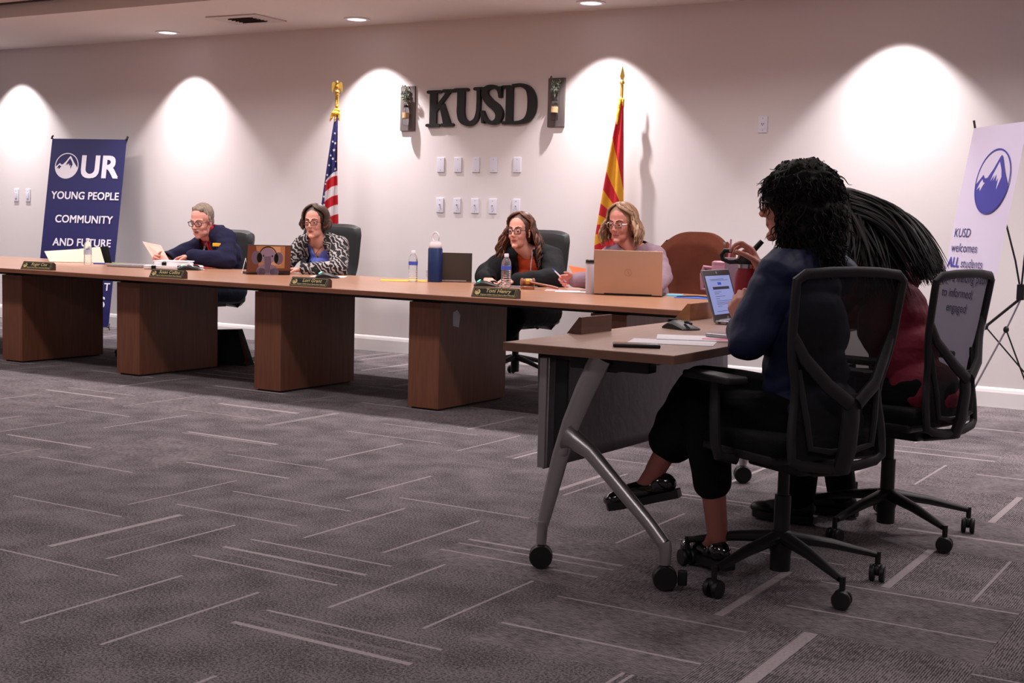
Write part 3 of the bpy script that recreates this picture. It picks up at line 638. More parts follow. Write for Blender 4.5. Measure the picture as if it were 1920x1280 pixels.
def task_chair(label, loc, rot, ztop, bang):
    t = thing('task_chair', label, 'chair', loc, rot, 'mesh-back task chairs at the desk')
    base5(t, .345, bang, M['black_plastic'])
    MB().lathe([(.035, .04), (.035, .10), (.042, .12), (.042, .17), (.028, .18), (.028, .30), (.02, .30), (.02, .42)]).build('gas_column', M['black_plastic'], t)
    MB().box((-.03, 0, .425), (.26, .16, .06), bev=.012).build('tilt_mechanism', M['black_plastic'], t)
    s = MB(); s.box((.02, 0, .47), (.46, .48, .045), bev=.02); s.build('seat_shell', M['black_plastic'], t)
    s = MB().box((.02, 0, .505), (.48, .49, .07), bev=.03); s.build('seat', M['black_fabric'], t)
    k = (ztop - .47)
    def prof(z):                                      # depth and half width of the curved back
        u = (z - .45) / (ztop - .45)
        x = -.235 - .075 * max(0, (u - .35)) ** 1.2 - .06 * max(0, .35 - u)
        w = .190 + .036 * u + (-.03) * math.exp(-((u - .38) / .16) ** 2)
        return x, w
    pts = []
    zs = [ztop - .02 - i * (ztop - .49) / 14 for i in range(15)]
    for z in zs: x, w = prof(z); pts.append((x, w, z))
    low = zs[-1]; x, w = prof(low)
    pts += [(x - .01, w - .035, .455), (x - .015, .08, .445), (x - .015, 0, .44), (x - .015, -.08, .445), (x - .01, -w + .035, .455)]
    for z in zs[::-1]: x, w = prof(z); pts.append((x, -w, z))
    x, w = prof(ztop); pts += [(x - .004, -w + .03, ztop), (x - .012, -.1, ztop + .008), (x - .014, 0, ztop + .010), (x - .012, .1, ztop + .008), (x - .004, w - .03, ztop)]
    MB().tube(pts, [.017] * len(pts), 10, closed=True, up=(1, 0, 0), flat=.8).build('back_frame', M['chair_frame'], t)
    inner = [(p[0] + .008, p[1] * .9, .5 + (p[2] - .5) * .93) for p in pts if p[2] < .8]
    y = MB(); zj = .655
    for s_ in (-1, 1):
        xa, wa = prof(.86); xb, wb = prof(.78)
        y.tube([(xa, s_ * wa, .88), (xb - .02, s_ * wb * .86, .80), (xb - .055, s_ * .10, .715), (xb - .07, s_ * .015, zj)], [.016, .022, .024, .024], 10, flat=.6, up=(1, 0, 0))
    y.tube([(-.30, 0, zj + .03), (-.305, 0, .60), (-.295, 0, .50), (-.27, 0, .425)], [.036, .036, .038, .038], 10, flat=.45, up=(1, 0, 0))
    y.build('back_spine', M['chair_frame'], t)
    MB().tube([(-.27, 0, .43), (-.15, 0, .405), (-.05, 0, .415)], [.03, .03, .03], 10, flat=.5, up=(0, 0, 1)).build('back_bracket', M['black_plastic'], t)
    MB().grid(lambda u, v: (lambda pr: V((pr[0] + .012 + .02 * math.sin(u * PI) * -1, (u * 2 - 1) * pr[1], .47 + (ztop - .47) * v)))(prof(.47 + (ztop - .47) * v)), 12, 24).build('back_mesh', mesh_m, t)
    lb = MB()
    for s_ in (-1, 1): lb.tube([(prof(.72)[0] + .0, s_ * .17, .76), (-.262, s_ * .145, .60), (-.268, s_ * .13, .51), (-.27, s_ * .05, .495), (-.27, 0, .495)], .011, 8)
    lb.build('lumbar_loop', M['chair_frame'], t)
    for s_ in (-1, 1):
        a = MB(); a.tube([(-.02, s_ * .22, .44), (.0, s_ * .285, .45), (.0, s_ * .30, .50), (.01, s_ * .30, .60), (.02, s_ * .295, .695)], [.02, .022, .024, .024, .022], 10, flat=.6, up=(0, 1, 0)); ar = a.build('armrest', M['chair_frame'], t)
        MB().box((.03, s_ * .29, .712), (.25, .085, .026), bev=.011).build('arm_pad', M['chair_frame'], ar)
    return t
task_chair('black mesh-back task chair nearest the camera, under the woman in navy', (-1.48, 4.295, 0), R_(150), 1.065, R_(36 - 150))
task_chair('black mesh-back task chair at right, under the woman with straight black hair', (-1.385, 5.27, 0), R_(166), 1.045, R_(36 - 166))

def exec_chair(label, loc, rot, ztop=1.12, w=.62):
    t = thing('executive_chair', label, 'chair', loc, rot, 'high-back leather chairs behind the conference table')
    base5(t, .33, .3 + loc[0], M['chair_frame'], legz=.13)
    MB().lathe([(.032, .05), (.032, .14), (.04, .16), (.026, .17), (.026, .40)]).build('gas_column', M['chair_frame'], t)
    MB().box((0, 0, .41), (.28, .2, .05), bev=.01).build('tilt_mechanism', M['black_plastic'], t)
    MB().box((.03, 0, .475), (.52, w * .9, .11), bev=.045).build('seat', M['black_leather'], t)
    s = MB(); nz = 16
    def f(u, v, k):
        z = .38 + (ztop - .38) * v; a = (u * 2 - 1)
        ww = w / 2 * (.86 + .14 * math.sin(min(1, v * 1.3) * PI * .55)); rnd_ = (1 - max(0, (v - .93) / .07) ** 2 * .06)
        ww *= (1 - max(0, v - .9) * .5) * (1 - max(0, .08 - v) * 2)
        x = -.24 - .10 * (v - .2) - .04 * math.exp(-((v - .3) / .15) ** 2) * -1 + .05 * a * a
        edge = (1 - abs(a) ** 6) ** .5 * (1 - max(0, (v - .9) / .1) ** 4) ** .5 * (1 - max(0, (.06 - v) / .06) ** 2) ** .5
        return V((x + k * .055 * max(.0, edge), a * ww, z - (abs(a) ** 4) * .03 * max(0, (v - .6) / .4)))
    s.grid(lambda u, v: f(u, v, 1), 20, 30); s.grid(lambda u, v: f(u, v, -1), 20, 30)
    bk = s.build('backrest', M['black_leather'], t)
    for s_ in (-1, 1):
        ar = MB().tube([(.12, s_ * .30, .42), (.20, s_ * .315, .46), (.20, s_ * .315, .62), (.15, s_ * .31, .655), (-.15, s_ * .31, .655), (-.25, s_ * .30, .60)], .017, 10).build('armrest', M['black_plastic'], t)
        MB().box((.02, s_ * .31, .675), (.27, .07, .03), bev=.012).build('arm_pad', M['black_leather'], ar)
    return t
exec_chair('high-back black leather chair behind the man in the navy jacket', (-8.37, 8.66, 0), R_(-100), 1.07)
exec_chair('high-back black leather chair behind the woman in the patterned cardigan', (-7.20, 8.70, 0), R_(-88), 1.15, .62)
exec_chair('high-back black leather chair behind the woman in the black jacket and orange top', (-5.22, 8.76, 0), R_(-97), 1.15, .60)
bc = exec_chair('high-back chair draped with a brown jacket, right of the blonde woman', (-3.83, 8.72, 0), R_(-86), 1.13, .48)
# brown jacket draped over that chair
jl = (-3.83, 8.72)
t = thing('draped_jacket', 'brown jacket draped over the back of the rightmost board chair', 'jacket', (jl[0], jl[1], 0), R_(-86))
g = MB()
def jf(u, v):
    a = u * 2 - 1; zt = 1.170 - .07 * abs(a) ** 3.2; s_ = v * 2 - 1            # v: front hem -> over the top -> back hem
    fold = .008 * math.sin(a * 7 + 1.3 + 2 * s_) * abs(s_) + .004 * math.sin(a * 17 + s_ * 3) * abs(s_)
    ww = .245 + .04 * abs(s_) + .012 * math.sin(s_ * 9)
    z = zt - .62 * max(0, abs(s_) - .06) - (.04 * abs(a) ** 3); vv = (z - .38) / .75
    x = -.24 - .10 * (vv - .2) + .04 * math.exp(-((vv - .3) / .15) ** 2) + .05 * a * a + (-1 if s_ > 0 else 1) * (.078 * min(1, abs(s_) * 5) ** .6) + fold
    return V((x, a * ww, z))
g.grid(jf, 34, 60)
jm = g.mesh('jacket_body', mat('brown_suede', srgb(88, 46, 34), .95, noise=.12, nscale=6, bump=.6, bscale=7, spec=.1)); bm = bmesh.new(); bm.from_mesh(jm); bmesh.ops.solidify(bm, geom=bm.faces[:], thickness=.006); bm.to_mesh(jm); bm.free()
o = bpy.data.objects.new('jacket_body', jm); COL.objects.link(o); o.parent = t
for s_ in (-1, 1):
    MB().tube([(-.30, s_ * .21, 1.09), (-.30, s_ * .25, 1.02), (-.26, s_ * .262, .88), (-.22, s_ * .265, .70), (-.21, s_ * .255, .60)], [.03, .05, .048, .044, .04], 12).build('sleeve', M['brown_suede'], t)

# ================================================================ things on the conference table
def nameplate(label, x, y, rz_, l1, l2):
    t = thing('nameplate', label, 'nameplate', (x, y, TZ), rz_, 'gold-lettered nameplates on the table front')
    MB().prism([(0, 0), (.055, 0), (.055, .045), (.035, .06), (.0, 0)][:4], (-.155, -.03, 0), (0, 1, 0), (0, 0, 1), (.31, 0, 0)).build('block', M['dark_wood_block'], t, False)
    ey = V((0, .035, .06)).normalized(); ex = V((1, 0, 0)); nn = ex.cross(ey); H = .0695; O = V((-.15, -.03, 0)) + nn * .001
    pl = MB(); pl.prism([(0, .004), (.30, .004), (.30, H - .004), (0, H - .004)], O, ex, ey, nn * .0012); pp = pl.build('plate', M['black_plate'], t, False)
    b = MB(); 
    for a, c in (((.004, .008), (.296, .0095)), ((.004, H - .0095), (.296, H - .008)), ((.004, .008), (.0055, H - .008)), ((.2945, .008), (.296, H - .008)), ((.284, .008), (.2855, H - .008))):
        b.add([O + nn * .0016 + ex * u + ey * v for u, v in ((a[0], a[1]), (c[0], a[1]), (c[0], c[1]), (a[0], c[1]))], [(0, 1, 2, 3)])
    b.build('gold_border', M['gold_print'], pp, False)
    text_mb(l1, .036, O + ex * .17 + ey * .034, ex, ey, .0004, .12, 'CENTER', .002, 1.0).build('name_lettering', M['gold_print'], pp, False)
    text_mb(l2, .0122, O + ex * .170 + ey * .015, ex, ey, .0002, .12, 'CENTER', .002, .98).build('title_lettering', M['gold_print'], pp, False)
    c = O + ex * .032 + ey * .034 + nn * .002
    MB().add([c + ex * x_ * .019 + ey * y_ * .019 for x_, y_ in UC], [list(range(48))]).build('emblem', M['gold_print'], pp, False)
    sm = MB(); 
    for q in SNOW + [[(-1, .1), (-.6, .35), (-.3, .3), (.27, .9), (.3, .98), (0, 1), (-.6, .8)]]: sm.add([c + nn * .0005 + ex * x_ * .018 + ey * y_ * .018 for x_, y_ in q], [list(range(len(q)))])
    sm.build('emblem_mountain', M['black_plate'], pp, False)
    return t
MEM = 'Kingman Unified School District Board Member'
nameplate('nameplate at far left of the table, left of the open notebook', -8.30, 6.78, R_(5), 'Roger Cox', MEM)
nameplate('nameplate in front of the thick paper stack and the man', -6.90, 6.755, R_(3), 'Susan Collins', MEM)
nameplate('nameplate below the woman in the patterned cardigan', -5.61, 6.76, R_(2), 'Lori Grant', MEM)
nameplate('nameplate below the woman in the black jacket, beside a water bottle', -4.20, 6.80, R_(5), 'Toni Henry', MEM)

def water_bottle(label, x, y, h=.225, lab=True):
    t = thing('water_bottle', label, 'bottle', (x, y, TZ), 0, 'clear plastic water bottles on the table'); k = h / .225
    prof = [(.010, .0), (.028, .001), (.0325, .006)]
    for i in range(9): z = .015 + i * .0135; prof += [(.0325, z), (.0305, z + .005), (.0325, z + .010)]
    prof += [(.0325, .150), (.031, .165), (.024, .185), (.0135, .200), (.0125, .208)]
    MB().lathe([(r * k, z * k) for r, z in prof], n=28).build('bottle_body', M['water'], t)
    MB().lathe([(.0148 * k, .203 * k), (.0148 * k, .222 * k), (.013 * k, .225 * k)], n=20).build('cap', M['plate_white'], t)
    if lab: MB().lathe([(.0334 * k, .120 * k), (.0336 * k, .145 * k)], n=28).build('label_band', M['label_blue'], t); 
    else: MB().lathe([(.0334 * k, .085 * k), (.0336 * k, .125 * k)], n=28).build('label_band', mat('clear_label', srgb(190, 196, 220), .3, alpha=.55), t)
    return t
water_bottle('clear water bottle before the open notebook and blue banner', -8.92, 7.80, .225, False)
water_bottle('clear water bottle with a blue label left of the navy tumbler', -5.66, 7.99, .232)
water_bottle('clear water bottle with a blue label in front of the woman in orange', -4.77, 7.85, .240)
# navy insulated bottle
t = thing('insulated_bottle', 'tall navy insulated bottle with a grey top and carrying ring', 'bottle', (-5.56, 8.13, TZ))
MB().lathe([(.050, .0), (.054, .004), (.054, .245), (.050, .252)], n=32).build('body', mat('navy_steel', srgb(28, 44, 88), .35, .2), t)
MB().lathe([(.046, .25), (.049, .256), (.049, .27), (.040, .292), (.034, .30), (.034, .306)], n=28).build('cap', mat('cap_grey', srgb(206, 196, 200), .5), t)
rg = MB(); rg.tube([(.03 * math.cos(a * PI / 8), 0, .333 + .034 * math.sin(a * PI / 8)) for a in range(16)], .0055, 8, closed=True); rg.build('carry_ring', M['cap_grey'], t)
text_mb('owala', .022, (-.028, -.053, .035), (0, 0, 1), (-.2, -1, 0) if False else (-1, 0, 0), .0002, 0, 'LEFT', .004).build('logo_lettering', mat('print_rose', srgb(150, 110, 140), .5), t, False)
# white tumbler
t = thing('tumbler', 'white straight tumbler with a steel rim left of the gold laptop', 'tumbler', (-4.045, 7.735, TZ))
MB().lathe([(.030, 0), (.033, .004), (.036, .20), (.036, .205)], n=28).build('body', mat('tumbler_white', srgb(206, 200, 212), .4), t)
MB().lathe([(.037, .205), (.037, .222), (.033, .226)], n=28).build('lid', M['black_plastic'], t)
MB().lathe([(.0375, .2), (.0375, .207)], n=28).build('rim', M['steel'], t)

def conf_unit(label, x, y, z, rot, s=1):
    t = thing('conference_unit', label, 'conference unit', (x, y, z), rot, 'black table microphone units')
    m = MB(); pr = [(-.088, .002), (-.084, 0), (.086, 0), (.092, .005), (.082, .013), (.045, .024), (.0, .038), (-.035, .042), (-.066, .028), (-.088, .012)]
    n = 9
    vs = []; 
    for i in range(n):
        q = i / (n - 1) * 2 - 1; k = (1 - abs(q) ** 3 * .35)
        vs += [V((a * (1 - abs(q) ** 4 * .12) * s, q * .055 * s, b * k * s)) for a, b in pr]
    L = len(pr); m.add(vs, [(i * L + j, i * L + (j + 1) % L, (i + 1) * L + (j + 1) % L, (i + 1) * L + j) for i in range(n - 1) for j in range(L)] + [tuple(range(L)), tuple(range(n * L - 1, (n - 1) * L - 1, -1))])
    m.build('housing', M['black_plastic'], t)
    MB().box((-.052 * s, -.012 * s, .040 * s), (.022 * s, .05 * s, .004), Matrix.Rotation(-.6, 3, 'Y')).build('status_light', M['led_green'], t)
    MB().tube([(.03 * s, .0, .036 * s), (.055 * s, 0, .038 * s), (.08 * s, 0, .030 * s)], [.006, .007, .005], 8).build('microphone_stub', M['black_plastic'], t)
    return t
conf_unit('black microphone unit with a green light right of the paper stack', -7.79, 7.86, TZ, R_(35))
conf_unit('black microphone unit with a green light above the third nameplate', -6.36, 7.86, TZ, R_(30))
conf_unit('black microphone unit with a green light between navy bottle and water bottle', -4.98, 7.93, TZ, R_(25))
u = conf_unit('black microphone unit on the near desk behind the loose papers', -2.155, 4.92, DZ, R_(-28), .84)
for c in kids(u):
    if c.name.startswith('status_light'): c.data = c.data.copy(); c.data.materials.clear(); c.data.materials.append(M['black_plastic'])

def laptop(name, label, x, y, z, rot, w, d, ang, lidm, basem, lh=None, group=None):
    """hinge along local Y, base towards +X, lid leaning towards -X"""
    t = thing(name, label, 'laptop', (x, y, z), rot, group); lh = lh or d
    MB().box((d / 2, 0, .009), (d, w, .015), bev=.004).build('base', M[basem], t)
    MB().box((d * .42, 0, .0168), (d * .5, w * .86, .001)).build('keyboard', M['black_plastic'], t, False)
    R = Matrix.Rotation(-R_(ang - 90), 3, 'Y')
    ld = MB().box(R @ V((0, 0, lh / 2 + .008)), (.008, w, lh), R, bev=.003).build('lid', M[lidm], t)
    MB().cyl((0, -w * .35, .012), (0, w * .35, .012), .007, n=10).build('hinge', M[basem], t)
    return t, ld, R
mat('lid_gold', srgb(194, 160, 138), .38, .35); mat('lid_dark', srgb(66, 62, 58), .45, .3); mat('lid_pink', srgb(190, 160, 182), .5); mat('alu', srgb(170, 166, 172), .35, .6)
t, ld, R = laptop('laptop', 'large gold laptop with a circular logo open before the blonde woman', -3.785, 7.765, TZ, R_(109), .445, .27, 100, 'lid_gold', 'black_plastic', .292)
# round logo with slanted strokes on the lid back
def on_lid(R, u, v, k=.0052): return R @ V((-k, u, v))
lg = MB(); vs = []
for a, b in UC: vs += [on_lid(R, a * .023, .155 + b * .023), on_lid(R, a * .0205, .155 + b * .0205)]
lg.add(vs, [(2 * i, 2 * ((i + 1) % 48), 2 * ((i + 1) % 48) + 1, 2 * i + 1) for i in range(48)])
for u0, v0, u1, v1 in ((.009, .021, -.003, -.012), (-.0, .008, -.008, -.020), (-.001, .008, -.009, .008), (.003, -.009, -.004, -.009)):
    lg.add([on_lid(R, u0, .155 + v0), on_lid(R, u0 - .0025, .155 + v0), on_lid(R, u1 - .0025, .155 + v1), on_lid(R, u1, .155 + v1 + .002)], [(0, 1, 2, 3)])
lg.build('lid_logo', mat('logo_tan', srgb(176, 130, 104), .4, .3), ld, False)

t, ld, R = laptop('laptop', 'laptop whose lid shows a plush elephant wearing headphones', -6.93, 7.84, TZ, R_(140), .34, .23, 97, 'black_plastic', 'black_plastic', .225)
sk = thing  # picture skin on the lid: flat shapes printed at the lid's back face
def skin(polys, name, m_, k): 
    mb = MB()
    for q in polys: mb.add([on_lid(R, -a * .17, .008 + b * .225, k) for a, b in q], [list(range(len(q)))])
    return mb.build(name, m_, ld, False)
def ovl(cx, cy, rx, ry, n=24): return [(cx + rx * math.cos(2 * PI * i / n), cy + ry * math.sin(2 * PI * i / n)) for i in range(n)]
skin([[(-.98, .01), (.98, .01), (.98, .98), (-.98, .98)]], 'lid_picture', mat('pic_brown', srgb(104, 56, 38), .4), .0052)
skin([[(-.45, .2), (.72, .2), (.72, .97), (-.6, .97)]], 'picture_background', mat('pic_tan', srgb(170, 116, 76), .4), .0055)
skin([[(.1, .3), (.55, .3), (.5, .95), (.05, .95)]], 'picture_window', mat('pic_light', srgb(196, 150, 110), .4), .0058)
skin([[(-.95, .05), (-.3, .05), (-.3, .1), (.98, .12), (.98, .02), (-.95, .02)]], 'picture_shelf', mat('pic_dark', srgb(40, 24, 28), .4), .0059)
skin([ovl(-.58, .56, .22, .24)], 'picture_ear', mat('pic_grey2', srgb(100, 82, 102), .5), .0060); skin([ovl(.44, .54, .20, .22)], 'picture_ear', M['pic_grey2'], .0060)
skin([ovl(-.06, .10, .50, .24), ovl(-.34, .06, .2, .14), ovl(.26, .06, .2, .14)], 'picture_body', mat('pic_grey', srgb(124, 104, 124), .5), .0062)
skin([ovl(-.06, .62, .36, .28)], 'picture_head', mat('pic_grey3', srgb(132, 112, 134), .5), .0064)
skin([[(-.22, .6), (.08, .62), (.10, .40), (.06, .22), (.10, .10), (-.02, .03), (-.16, .06), (-.18, .2), (-.20, .4)]], 'picture_trunk', M['pic_grey2'], .0066)
skin([ovl(-.43, .56, .12, .17), ovl(.33, .54, .10, .17), ovl(.15, .62, .03, .035), ovl(-.25, .63, .03, .035)], 'picture_headphones', M['black_plate'], .0070)
arc = [(-.05 + .42 * math.cos(a), .60 + .36 * math.sin(a)) for a in [PI * k / 16 for k in range(17)]] + [(-.05 + .385 * math.cos(a), .60 + .325 * math.sin(a)) for a in [PI * k / 16 for k in range(16, -1, -1)]]
skin([arc], 'picture_headband', M['black_plate'], .0070)
t, ld, R = laptop('laptop', 'dark grey laptop open beside the navy bottle', -5.465, 8.24, TZ, R_(123), .27, .2, 99, 'lid_dark', 'alu', .215)
# folded table tent left of the elephant laptop
t = thing('table_tent', 'small white folded card standing left of the elephant laptop', 'card', (-7.13, 7.80, TZ), R_(45)); MB().prism([(-.03, 0), (-.028, 0), (0, .118), (.028, 0), (.03, 0), (.001, .122), (-.001, .122)], (0, -.03, 0), (1, 0, 0), (0, 0, 1), (0, .06, 0)).build('card', M['paper'], t, False)
# closed laptop left
t = thing('closed_laptop', 'closed silver laptop lying left of the paper stack', 'laptop', (-8.42, 7.83, TZ), R_(12)); MB().box((0, 0, .009), (.33, .24, .014), bev=.005).build('base', M['alu'], t); MB().box((0, 0, .019), (.33, .24, .006), bev=.0025).build('lid', M['alu'], t)
# open notebook / white folder at left
t = thing('open_notebook', 'white notebook standing half open behind the left water bottle', 'notebook', (-9.30, 8.02, TZ), R_(38))
MB().add([(-.24, .0, .004), (.0, .01, .004), (.0, .09, .118), (-.30, .07, .092), (-.24, .006, .002), (.0, .016, .002), (.0, .096, .117), (-.30, .076, .091)], [(0, 1, 2, 3), (7, 6, 5, 4), (0, 4, 5, 1), (2, 6, 7, 3), (1, 5, 6, 2), (0, 3, 7, 4)]).build('page', M['paper_cream'], t, False)
MB().add([(.0, .01, .004), (.23, .0, .004), (.175, .085, .142), (.0, .09, .120), (.0, .016, .002), (.23, .006, .002), (.175, .091, .141), (.0, .096, .119)], [(0, 1, 2, 3), (7, 6, 5, 4), (0, 4, 5, 1), (2, 6, 7, 3), (1, 5, 6, 2), (0, 3, 7, 4)]).build('page', M['paper_cream'], t, False)
MB().add([(.02, .10, .0), (.28, .08, .0), (.24, .12, .15), (.02, .13, .12), (.02, .106, .0), (.28, .086, .0), (.24, .126, .15), (.02, .136, .12)], [(0, 1, 2, 3), (7, 6, 5, 4), (0, 4, 5, 1), (2, 6, 7, 3), (1, 5, 6, 2), (0, 3, 7, 4)]).build('cover', M['black_plate'], t, False)
def pen(name, label, a, b, m1, m2, r=.0045, loc=None, cat='pen'):
    a, b = V(a), V(b); t = thing(name, label, cat, tuple(a)); d = b - a
    MB().cyl((0, 0, 0), tuple(d * .8), r, n=10).build('barrel', m1, t); MB().cyl(tuple(d * .8), tuple(d * .97), r * 1.1, r * .5, n=10).build('tip', m2, t); return t
mat('pen_blue', srgb(50, 80, 190), .4); mat('pen_green', srgb(90, 170, 60), .4)
pen('highlighter', 'green highlighter lying behind the closed laptop', (-8.88, 8.03, TZ + .007), (-8.73, 8.10, TZ + .007), M['pen_green'], M['black_plastic'], .007, cat='marker')
pen('ballpoint_pen', 'blue pen lying between the water bottle and green highlighter', (-9.02, 7.95, TZ + .005), (-8.90, 8.01, TZ + .005), M['pen_blue'], M['silver'], .005)
# paper stack in front of the man
rs = random.Random(2); zc = TZ
labs = ('lower paper packet with a black clip, left in the man\'s stack', 'lower paper packet, right in the man\'s stack', 'upper paper packet lying on top of the man\'s stack', 'loose topmost sheets of the man\'s stack')
for k, (x, y, r, h, sx, sy, z) in enumerate(((-7.98, 7.74, 38, .032, .26, .20, 0), (-7.87, 7.95, 48, .030, .20, .26, 0), (-7.95, 7.84, 32, .026, .27, .21, .0335), (-7.97, 7.86, 20, .008, .27, .21, .061))):
    t = thing('paper_packet', labs[k], 'paper', (x, y, TZ + z), R_(r), 'clipped paper packets before the man')
    m = MB(); n = 5
    for i in range(n): m.box((rs.uniform(-.005, .005), rs.uniform(-.005, .005), h * (i + .5) / n + .001), (sx, sy, h / n * .86), rz(rs.uniform(-.03, .03)))
    m.build('sheets', M['paper'], t, False)
    if k in (0, 2):
        c = MB(); c.box((-.05, -sy / 2 - .002, h / 2), (.035, .016, h * 1.05)); c.tube([(-.06, -sy / 2 + .004, h + .001), (-.055, -sy / 2 + .02, h + .006), (-.045, -sy / 2 + .02, h + .006), (-.04, -sy / 2 + .004, h + .001)], .0015, 6); c.build('binder_clip', M['black_plate'], t, False)
# loose papers and folders
def sheet(name, label, x, y, z, rot, sx, sy, m_, cat='paper', h=.002, group=None):
    t = tag(MB().box((0, 0, h / 2), (sx, sy, h)).build(name, m_, None, False, (x, y, z), (0, 0, R_(rot))), label, cat, group); return t
mat('folder_yellow', srgb(238, 180, 60), .7); mat('paper_orange', srgb(250, 140, 90), .7); mat('folder_blue', srgb(60, 100, 190), .5); mat('paper_pink', srgb(240, 180, 180), .7); mat('cyan_thing', srgb(120, 196, 226), .4); mat('marker_pink', srgb(250, 90, 140), .6)
sheet('manila_folder', 'yellow-orange folder under the left of the two central bottles', -5.78, 8.04, TZ, 35, .34, .23, M['folder_yellow'], 'folder', .003)
sheet('blue_folder', 'blue folder mostly hidden behind the yellow-orange folder', -5.80, 8.13, TZ + .0, 35, .28, .10, M['folder_blue'], 'folder', .002) if False else None
sheet('paper_sheet', 'white sheet beside the green-lit unit in front of the patterned cardigan', -6.50, 8.05, TZ, 30, .26, .20, M['paper'])
sheet('tablet_computer', 'flat dark tablet behind the right central water bottle', -4.83, 8.06, TZ, 12, .30, .18, M['alu'], 'tablet', .009)
sheet('pink_paper', 'pink paper right of the gavel', -4.36, 7.93, TZ, 25, .24, .20, M['paper_pink'])
sheet('paper_sheet', 'white paper partly under the pink paper left of the white tumbler', -4.22, 7.80, TZ + .0022, 28, .22, .12, M['paper'])
sheet('blue_folder', 'blue folder lying right of the gold laptop', -3.33, 7.98, TZ, 8, .36, .22, M['folder_blue'], 'folder', .004)
sheet('cyan_notebook', 'light blue notepad between the gold laptop and blue folder', -3.57, 8.03, TZ, 20, .10, .12, M['cyan_thing'], 'notepad', .012)
t = tag(MB().tube([(-3.50, 7.90, TZ + .006), (-3.44, 7.93, TZ + .010), (-3.38, 7.96, TZ + .012), (-3.30, 7.95, TZ + .010), (-3.24, 7.99, TZ + .008)], .004, 8).build('power_cable', M['black_plastic'], None), 'thin black cable lying on the blue folder', 'cable')
# gavel and sound block
t = thing('sound_block', 'round wooden sound block under the gavel', 'gavel block', (-4.60, 7.86, TZ)); MB().lathe([(.046, 0), (.05, .004), (.05, .018), (.046, .023)], n=32).build('block', M['gavel_wood'], t)
t = thing('gavel', 'wooden gavel resting on its round sound block', 'gavel', (-4.60, 7.86, TZ + .023), R_(38))
g = MB(); ro = Matrix.Rotation(PI / 2, 3, 'Y'); g.lathe([(.020, -.05), (.026, -.046), (.026, -.034), (.021, -.030), (.023, -.02), (.023, .02), (.021, .030), (.026, .034), (.026, .046), (.020, .05)], (0, 0, .028), 24, ro); g.build('gavel_head', M['gavel_wood'], t)
MB().lathe([(.0235, -.016), (.0235, .010)], (0, 0, .028), 24, ro).build('brass_band', M['gold'], t)
MB().tube([(.01, -.015, .028), (.08, -.07, .016), (.15, -.125, .004), (.19, -.155, -.006)], [.007, .008, .010, .009], 12).build('gavel_handle', M['gavel_wood'], t)

# ================================================================ things on the near desk
def block_plate(label, x, y, w_, l, h, m1, m2):
    t = thing('nameplate', label, 'nameplate', (x, y, DZ)); m = MB()
    m.prism([(0, 0), (w_, 0), (w_, h), (w_ * .82, h)], (0, 0, 0), (1, 0, 0), (0, 0, 1), (0, l, 0)); m.build('block', M[m1], t, False)
    nn = V((-h, 0, w_ * .82)).normalized(); ex = V((w_ * .82, 0, h)); O = nn * .0006
    MB().add([O + V((0, .004, 0)) + ex * .04, O + V((0, l - .004, 0)) + ex * .04, O + V((0, l - .004, 0)) + ex * .96, O + V((0, .004, 0)) + ex * .96], [(0, 1, 2, 3)]).build('plate', M[m2], t, False)
block_plate('dark walnut nameplate block seen from behind at the near end of the desk', -2.375, 4.36, .062, .25, .064, 'walnut', 'black_plate')
block_plate('honey-coloured nameplate block seen from behind at the far end of the desk', -2.40, 5.40, .075, .26, .074, 'honey_wood', 'honey_wood')
t = thing('smartphone', 'black smartphone lying face up at the near edge of the desk', 'phone', (-1.94, 4.06, DZ), R_(28)); MB().box((0, 0, .006), (.16, .078, .011), bev=.004).build('phone_body', M['black_plastic'], t); MB().box((0, 0, .0122), (.148, .068, .0006)).build('phone_screen', mat('phone_glass', srgb(40, 36, 40), .12), t, False)
sheet('paper_sheet', 'white sheet on the near desk partly under the black smartphone', -1.94, 4.27, DZ, 28, .28, .216, M['paper'], group=None) if False else None
t = sheet('paper_sheet', 'large white sheet between the smartphone and the stapled packet', -1.92, 4.315, DZ + .0001, 18, .30, .18, M['paper'])
t = thing('stapled_packet', 'white stapled packet with pink highlighting near the navy sleeve', 'paper', (-1.90, 4.52, DZ), R_(24))
MB().box((0, 0, .003), (.32, .20, .005)).build('sheets', M['paper'], t, False); MB().box((.06, -.035, .0062), (.11, .035, .0004)).build('pink_highlight', M['marker_pink'], t, False); MB().box((.08, -.085, .0062), (.05, .008, .0004)).build('pink_highlight', M['marker_pink'], t, False)
pen('marker_pen', 'grey-white marker pen lying on the stapled packet', (-1.90, 4.575, DZ + .014), (-1.745, 4.54, DZ + .014), M['alu'], M['alu'], .0075)
# laptop with lit screen
t, ld, R = laptop('laptop', 'slim silver laptop with a lit document screen on the near desk', -2.155, 5.43, DZ, 0, .305, .215, 108, 'alu', 'alu', .232)
def scr(u0, v0, u1, v1, k, m_, name, par):       # rectangles on the user's side of the lid
    MB().add([R @ V((k, a, b)) for a, b in ((u0, v0), (u1, v0), (u1, v1), (u0, v1))], [(0, 1, 2, 3)]).build(name, m_, par, False)
scr(-.15, .01, .15, .236, .0046, mat('bezel', srgb(56, 50, 52), .4), 'bezel', ld)
sc = mat('screen_glow', srgb(120, 130, 170), .3, emit=srgb(138, 150, 205), estr=.62); scr(-.138, .04, .138, .212, .005, sc, 'screen', ld)
sx = mat('screen_dark', srgb(60, 60, 84), .4); sl = mat('screen_line', srgb(110, 116, 150), .4); sb_ = mat('screen_blue', srgb(60, 80, 200), .4, emit=srgb(60, 80, 200), estr=.3)
scr(-.085, .150, .10, .162, .0054, sx, 'document_heading', ld); scr(-.02, .170, .02, .182, .0054, sb_, 'document_logo', ld)
m = MB()
